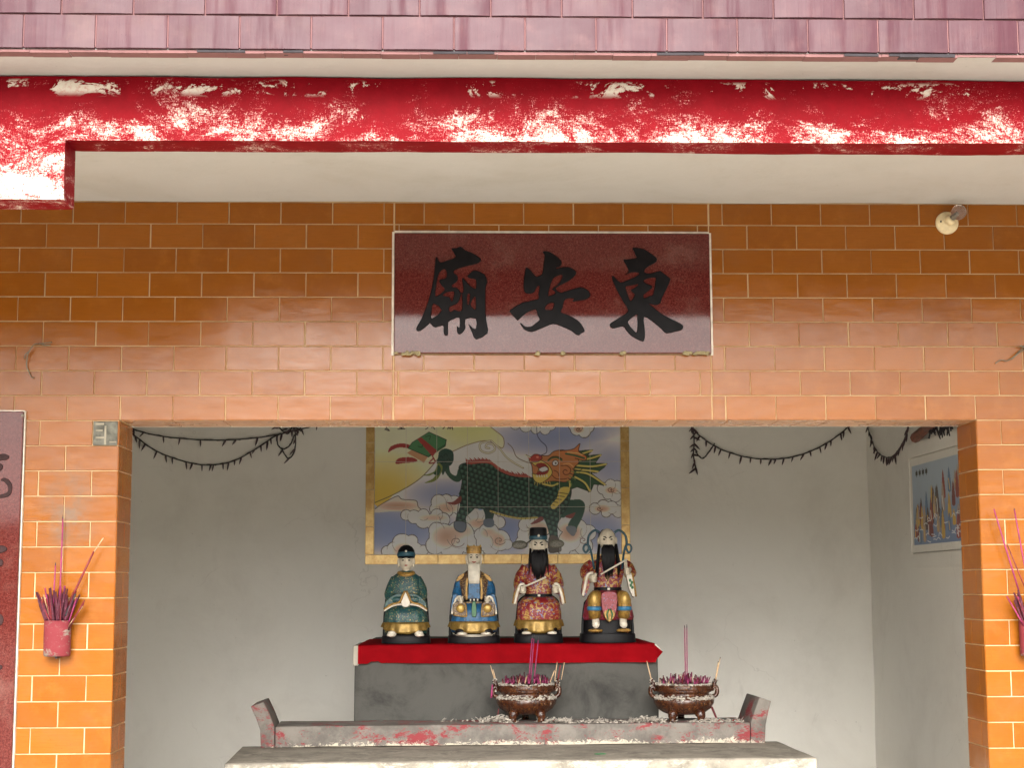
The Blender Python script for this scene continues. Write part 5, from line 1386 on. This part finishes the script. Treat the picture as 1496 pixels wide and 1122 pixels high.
bm = bmesh.new(); add_loft(bm, [(123.5, 0, -2.4, 12.4, 12.4), (126, 0, -2.6, 13.1, 12.9), (129.5, 0, -2.4, 12.9, 12.7), (130, 0, -2.2, 12.2, 12)], 28); 
for v in bm.verts:
    v.co.z += max(0, -v.co.y)*.12-1.6
for v in bm.verts: v.co *= KS
obj('cap_band', bm, M['teal_ribbon'], cap, True)
bm = bmesh.new(); add_ell(bm, (0, -15.4, 130.5), (1.6, 1, 1.6), 10, 8)
for v in bm.verts: v.co *= KS
obj('jewel', bm, M['white_porcelain'], cap, True)

# --- figure 2: blue robe, long white beard
f2 = fig_root(692.5, 'seated statue in a blue robe with long white beard and gold crown')
plinth(f2, 37.3, 78)
torso(f2, 'robe_brown', [(44, 0, -2, 22, 15), (58, 0, -2, 20, 13), (70, 0, -1, 22, 13), (86, 0, 0, 24, 12), (96, 0, 0, 20, 10), (101, 0, 0, 12, 8), (104, 0, 0, 8, 6)])
drape(f2, 'robe_blue', [(-7.5, 88), (7.5, 88), (9, 70), (9, 62), (-9, 62), (-9, 70)], -17, -10, 'front_panel')
for s_ in (-1, 1): drape(f2, 'gold_dark', [(s_*8, 92), (s_*11, 92), (s_*12.5, 76), (s_*12, 62), (s_*9, 62), (s_*9.5, 76)], -17.2, -10, 'lapel')
skirt(f2, 'robe_blue', [(16, 0, -4, 32, 17), (22, 0, -6, 33.5, 18), (34, 0, -7, 32, 19), (46, 0, -7, 29, 18), (56, 0, -4, 22, 14)])
hem(f2, 'gold_paint', ((31, 35, 20.4, -7), (19, 37, 22.4, -7)), 5)
hem(f2, 'white_porcelain', ((12.5, 30, 17.5, -7), (10.5, 30, 18, -7)), 1.5, 'underskirt_edge')
for s_ in (-1, 1):
    drape(f2, 'robe_brown', [(s_*12, 58), (s_*28, 58), (s_*30, 42), (s_*22, 38), (s_*11, 38)], -27, -16, 'coat_flap')
    bm = add_tube(bmesh.new(), [tuple(v) for v in cat([(s_*12, -27.3, 56), (s_*10.5, -27.6, 40), (s_*14, -27.6, 38), (s_*30, -24, 40)], False, 4)], 1.0, 7); part('flap_trim', bm, M['gold_dark'], f2)
    bm = bmesh.new(); add_ell(bm, (s_*19, -27.5, 49.5), (6.2, 2.6, 6.4), 16, 10); part('roundel', bm, M['gold_paint'], f2)
    sleeve(f2, 'robe_blue', [(s_*17, 0, 94), (s_*22, -2, 81), (s_*24, -9, 67), (s_*20, -17, 61)], [6, 6.8, 7.2, 6.5])
    drape(f2, 'robe_blue', [(s_*21, 66), (s_*29, 70), (s_*33, 50), (s_*32, 40), (s_*28, 44)], -20, -8, 'hanging_sleeve')
    bm = add_tube(bmesh.new(), [tuple(v) for v in cat([(s_*19, -22.5, 66), (s_*25, -22.5, 64), (s_*30, -21, 50), (s_*31.5, -20, 41)], False, 4)], 1.5, 8); part('cuff_edge', bm, M['white_porcelain'], f2)
    drape(f2, 'gold_dark', [(s_*14, 99), (s_*22, 95), (s_*26, 88), (s_*22, 88), (s_*15, 94)], -12, -2, 'shoulder_band')
    hand(f2, (s_*19, -22, 61), s_, k=1.15)
    shoe(f2, s_*17, 13.5, 'white_porcelain', -26, 7.5); bm = bmesh.new(); add_ell(bm, (s_*19, -21, 17), (8, 7, 5), 14, 8); part('boot_top', bm, M['black_lacquer'], f2)
drape(f2, 'leaf_green', [(-2.5, 58), (2.5, 58), (3.4, 40), (0, 37), (-3.4, 40)], -29, -24, 'belt_tassel')
belt(f2, 61, 17, 14.5, -3)
head(f2, 120.5, 10, 13, smile=True)
bm = bmesh.new(); vs = add_loft(bm, [(84, 0, -17, 7.5, 2.5), (92, 0, -16.5, 8.5, 3.5), (102, 0, -14, 9, 4.5), (109, 0, -12, 9, 4.5), (113, 0, -10.5, 9.5, 3)], 24, 2.6, foldf(16, .03)); part('beard', bm, M['beard_white'], f2)
bm = bmesh.new()
for s_ in (-1, 1): add_tube(bm, [(s_*1, -13.6, 113.5), (s_*4, -14, 111), (s_*5.5, -15.5, 104)], [1, 1.2, .5], 8)
part('moustache', bm, M['beard_white'], f2)
bm = bmesh.new(); add_loft(bm, [(127, 0, -2, 10.6, 10.4), (131, 0, -2, 11, 11), (138, 0, -2, 10.4, 9.5)], 28, 3.5); cr = part('crown', bm, M['gold_dark'], f2, True, 40)
bm = bmesh.new()
for x in (-9, 0, 9): add_tube(bm, [(x, -9, 136), (x, -9, 139.5)], [1.6, 1.0], 6)
for v in bm.verts: v.co *= KS
obj('crown_knob', bm, M['gold_paint'], cr)
bm = bmesh.new()
for s_ in (-1, 1): add_ell(bm, (s_*9, -7.5, 134), (2.2, 2.6, 4.5), 10, 8)
for v in bm.verts: v.co *= KS
obj('crown_side', bm, M['black_lacquer'], cr, True)

# --- figure 3: red and gold robe, winged black hat, black beard
f3 = fig_root(787, 'seated statue in red and gold robe wearing a black hat with side wings')
plinth(f3, 34.5, 70, 13)
torso(f3, 'robe_red', [(56, 0, -2, 20, 14), (66, 0, -2, 18.5, 13), (80, 0, -1, 21, 13), (98, 0, 0, 25, 12), (108, 0, 0, 22, 10.5), (114, 0, 0, 12, 8), (118, 0, 0, 8, 6)])
skirt(f3, 'robe_red', [(18, 0, -4, 30, 17), (24, 0, -7, 31.5, 18), (44, 0, -9, 31, 20), (56, 0, -8, 29, 19), (65, 0, -4, 21, 14)], .035)
hem(f3, 'gold_paint', ((33, 34.0, 21.4, -8), (20, 35.6, 23, -8)), 6)
for s_ in (-1, 1):
    sleeve(f3, 'robe_red', [(s_*18, 0, 108), (s_*25, -2, 95), (s_*28, -8, 82), (s_*25, -16, 74)], [6.5, 7.8, 8.2, 7.5])
    drape(f3, 'robe_red', [(s_*25, 80), (s_*33, 82), (s_*37, 66), (s_*36, 56), (s_*32, 54), (s_*29, 66)], -20, -8, 'hanging_sleeve')
    bm = add_tube(bmesh.new(), [tuple(v) for v in cat([(s_*21, -23, 83), (s_*27, -23.5, 82), (s_*32, -22.5, 68), (s_*34.5, -20, 55)], False, 4)], 2.1, 8); part('cuff_edge', bm, M['white_porcelain'], f3)
    bm = add_tube(bmesh.new(), [tuple(v) for v in cat([(s_*28, -22, 84), (s_*34.5, -20, 70), (s_*37, -18, 56)], False, 4)], 1.4, 8); part('sleeve_trim', bm, M['gold_dark'], f3)
    hand(f3, (s_*23.5, -22, 75.5), s_, k=1.4)
    shoe(f3, s_*18, 14.2, 'white_porcelain', -27, 7); bm = bmesh.new(); add_ell(bm, (s_*18, -21, 19), (8.5, 7, 5), 14, 8); part('boot_top', bm, M['black_lacquer'], f3)
belt(f3, 67, 20, 15.5, -3, 1)
head(f3, 138, 11.6, 14.5, stern=True)
beard(f3, 'black_lacquer', 131, 87, 10.5, 18, -15, 2)
bm = bmesh.new()
for s_ in (-1, 1): add_tube(bm, [(s_*1, -15.6, 131.6), (s_*4, -16.4, 129), (s_*6, -17, 118), (s_*7, -16, 104)], [.9, 1.3, 1.1, .4], 8); add_tube(bm, [(s_*11, -5, 134), (s_*12.5, -8, 118), (s_*14, -11, 96)], [1.6, 2, .5], 8)
part('moustache', bm, M['black_lacquer'], f3)
bm = bmesh.new(); add_loft(bm, [(148, 0, -3, 12, 12), (153, 0, -3, 12.6, 12.4), (160, 0, -3, 12.4, 12), (163.5, 0, -3, 11.6, 11.2), (164.3, 0, -3, 9.5, 9)], 28, 3); ht = part('hat', bm, M['black_lacquer'], f3, True, 50)
bm = bmesh.new(); add_loft(bm, [(146.5, 0, -3.2, 12.2, 12.2), (147.5, 0, -3.4, 13, 12.8), (151.5, 0, -3.4, 13.1, 12.9), (152.5, 0, -3.2, 12.4, 12.4)], 28, 2.5)
for v in bm.verts: v.co *= KS
obj('hat_band', bm, M['teal_ribbon'], ht, True)
bm = bmesh.new(); add_ell(bm, (0, -16.6, 152), (1.8, 1, 1.9), 10, 8)
for v in bm.verts: v.co *= KS
obj('jewel', bm, M['white_porcelain'], ht, True)
robe('wing_gauze', (.055, .05, .035, 1), [((.12, .11, .08, 1), .5, .55, 160, 0)])
for s_ in (-1, 1):
    bm = bmesh.new(); add_ell(bm, (s_*26.5, 4, 139.5 if s_ < 0 else 141), (11.5, 1.6, 6.4), 24, 10)
    add_tube(bm, [(s_*10, 5, 146), (s_*18, 5, 141)], [1, 1], 8)
    for v in bm.verts: v.co *= KS
    obj('hat_wing', bm, M['wing_gauze'], ht, True)
bm = add_tube(bmesh.new(), [(-19, -27, 80.5), (10, -25, 93)], [1.2, 1.3], 8, flat=.6); part('tablet', bm, M['white_porcelain'], f3)

# --- figure 4: bald head, blue ribbons, raised hand with sword
f4 = fig_root(888.5, 'bald seated statue with looping blue ribbons and a slanted sword, far right')
plinth(f4, 39.2, 68, 13)
torso(f4, 'robe_red', [(66, 0, -2, 20, 14), (76, 0, -2, 18.5, 13), (88, 0, -1, 21, 13), (104, 0, 0, 25, 12), (115, 0, 0, 21, 10.5), (121, 0, 0, 12, 8), (125, 0, 0, 8, 6)])
skirt(f4, 'robe_pink', [(32, 0, 0, 34, 13), (36, 0, -1, 35.5, 14), (52, 0, -4, 33, 16), (66, 0, -4, 28, 16), (74, 0, -3, 21, 14)], .05, 17)
for s_ in (-1, 1):
    bm = add_tube(bmesh.new(), [(s_*14, -8, 66), (s_*20, -22, 64), (s_*21.5, -27, 60), (s_*21.5, -26, 48), (s_*20.5, -23, 36)], [9, 9.5, 9.5, 8.8, 8.6], 18); part('trouser_leg', bm, M['gold_dark'], f4)
    bm = bmesh.new(); add_ell(bm, (s_*21.5, -30.5, 61), (7.6, 6, 12), 20, 14); part('knee_guard', bm, M['gold_paint'], f4)
    bm = add_loft(bmesh.new(), [(45.5, s_*21.5, -26.5, 9.4, 9.6), (46.5, s_*21.5, -26.7, 10.4, 10.4), (50, s_*21.5, -27, 10.4, 10.4), (51.5, s_*21.5, -27, 9.4, 9.8)], 24); part('knee_band', bm, M['blue_paint'], f4)
    bm = bmesh.new(); add_tube(bm, [(s_*20, -23, 38), (s_*19.5, -25, 30), (s_*19.5, -28, 26.5), (s_*20, -34, 25)], [5.2, 5.2, 5.6, 4.6], 12); part('shoe', bm, M['white_porcelain'], f4)
    bm = bmesh.new()
    for i in range(5): add_tube(bm, [(s_*(12+i*3.4), -24, 15.5+random.uniform(-1, 2)), (s_*(14+i*3.2), -31, 19+random.uniform(-1.5, 1))], [1.4, 1.1], 6)
    add_ell(bm, (s_*20, -26, 17.5), (10.5, 6, 2.6), 14, 8); part('footrest', bm, M['gold_dark'], f4)
drape(f4, 'robe_pink', [(-11, 72), (11, 72), (12, 52), (9, 40), (0, 34), (-9, 40), (-12, 52)], -27, -14, 'apron'); drape(f4, 'gold_dark', [(-7, 46), (7, 46), (8, 38), (0, 29), (-8, 38)], -28, -20, 'apron_tip')
bm = bmesh.new()
for s_ in (-1, 1): add_tube(bm, [(s_*1, -28.6, 48), (s_*4, -28.8, 40), (s_*2, -28.8, 32)], [1, 1.3, .6], 7)
part('green_knot', bm, M['leaf_green'], f4)
sleeve(f4, 'robe_red', [(-21, 0, 112), (-29, -2, 104), (-31, -9, 96), (-25, -16, 91)], [8, 9, 9, 8])
sleeve(f4, 'robe_red', [(21, 0, 112), (29, -2, 106), (32, -8, 98), (28, -13, 98)], [8, 9, 9, 7])
drape(f4, 'robe_red', [(-24, 97), (-33, 100), (-39, 76), (-38, 66), (-33, 66), (-27, 80)], -20, -8, 'hanging_sleeve'); drape(f4, 'white_porcelain', [(25, 100), (33, 98), (36, 76), (37.5, 64), (33, 66), (28, 80)], -20, -8, 'hanging_sleeve')
bm = add_tube(bmesh.new(), [tuple(v) for v in cat([(-22, -23, 99), (-30, -22, 96), (-34, -21, 80), (-37.5, -20, 66)], False, 4)], 2.2, 8); part('cuff_edge', bm, M['white_porcelain'], f4)
bm = add_tube(bmesh.new(), [tuple(v) for v in cat([(33, -20, 100), (37, -19, 80), (39, -18, 65)], False, 4)], 1.3, 8); part('sleeve_trim', bm, M['gold_dark'], f4)
bm = bmesh.new()
for p_ in ((30.5, 88), (33, 85), (31.5, 81), (33.5, 78)): add_ell(bm, (p_[0], -20.6, p_[1]), (1.8, .8, 2.4), 8, 6)
part('leaf_pattern', bm, M['leaf_green'], f4)
hand(f4, (-22.5, -23, 91), -1, k=1.5)
hand(f4, (26.5, -22, 101), 1, k=1.3)
bm = bmesh.new(); add_tube(bm, [(23.5, -23, 106), (23, -24, 113), (22.5, -24, 118)], [1.2, 1.1, .8], 8); add_tube(bm, [(25.8, -23, 106), (25.3, -24, 112), (24.8, -24, 116.5)], [1.2, 1.1, .8], 8); part('raised_fingers', bm, M['skin_paint'], f4)
bm = add_tube(bmesh.new(), [(-12, -27, 96.5), (26, -26, 118)], [1.1, 1.4], 8, flat=.6); part('sword', bm, M['white_porcelain'], f4)
belt(f4, 76, 20, 15.5, -3, 1)
head(f4, 145.5, 12.2, 17, stern=True)
beard(f4, 'black_lacquer', 138, 88, 9, 15, -16, 5)
bm = bmesh.new()
for s_ in (-1, 1):
    add_tube(bm, [(s_*1, -15.8, 138.8), (s_*4.5, -16.8, 136), (s_*6.5, -17, 122), (s_*7.5, -16, 108)], [.9, 1.3, 1.2, .4], 8)
    for i in range(4): add_tube(bm, [(s_*(11.5+i*.3), -4-i*2, 140), (s_*(13.5+i*.5), -8-i*1.5, 118), (s_*(14.5+i*1.1), -12, 92+i*3)], [1.5, 2, .5], 8)
part('side_locks', bm, M['black_lacquer'], f4)
bm = bmesh.new(); add_loft(bm, [(136, 0, 2.5, 12, 10), (146, 0, 2.2, 13, 11), (155, 0, 2.5, 11.8, 10.5), (161, 0, 3, 7, 7)], 24); part('back_hair', bm, M['black_lacquer'], f4)
bm = bmesh.new()
for s_ in (-1, 1):
    add_tube(bm, [tuple(v) for v in cat([(s_*11, 0, 157), (s_*18, -1, 160), (s_*26, -2, 153), (s_*28, -3, 142), (s_*27, -4, 134), (s_*31, -4, 128), (s_*34.5, -4, 133), (s_*32.5, -4, 139), (s_*27, -4, 138), (s_*24, -5, 130), (s_*22, -9, 118), (s_*20, -13, 104)], False, 5)], 1.7, 8, flat=.8)
part('ribbon', bm, M['teal_ribbon'], f4)

import time; print('tile objects', put_tile.n, 'objects', len(bpy.data.objects), 'tris', sum(len(o.data.polygons) for o in bpy.data.objects if o.type == 'MESH'))
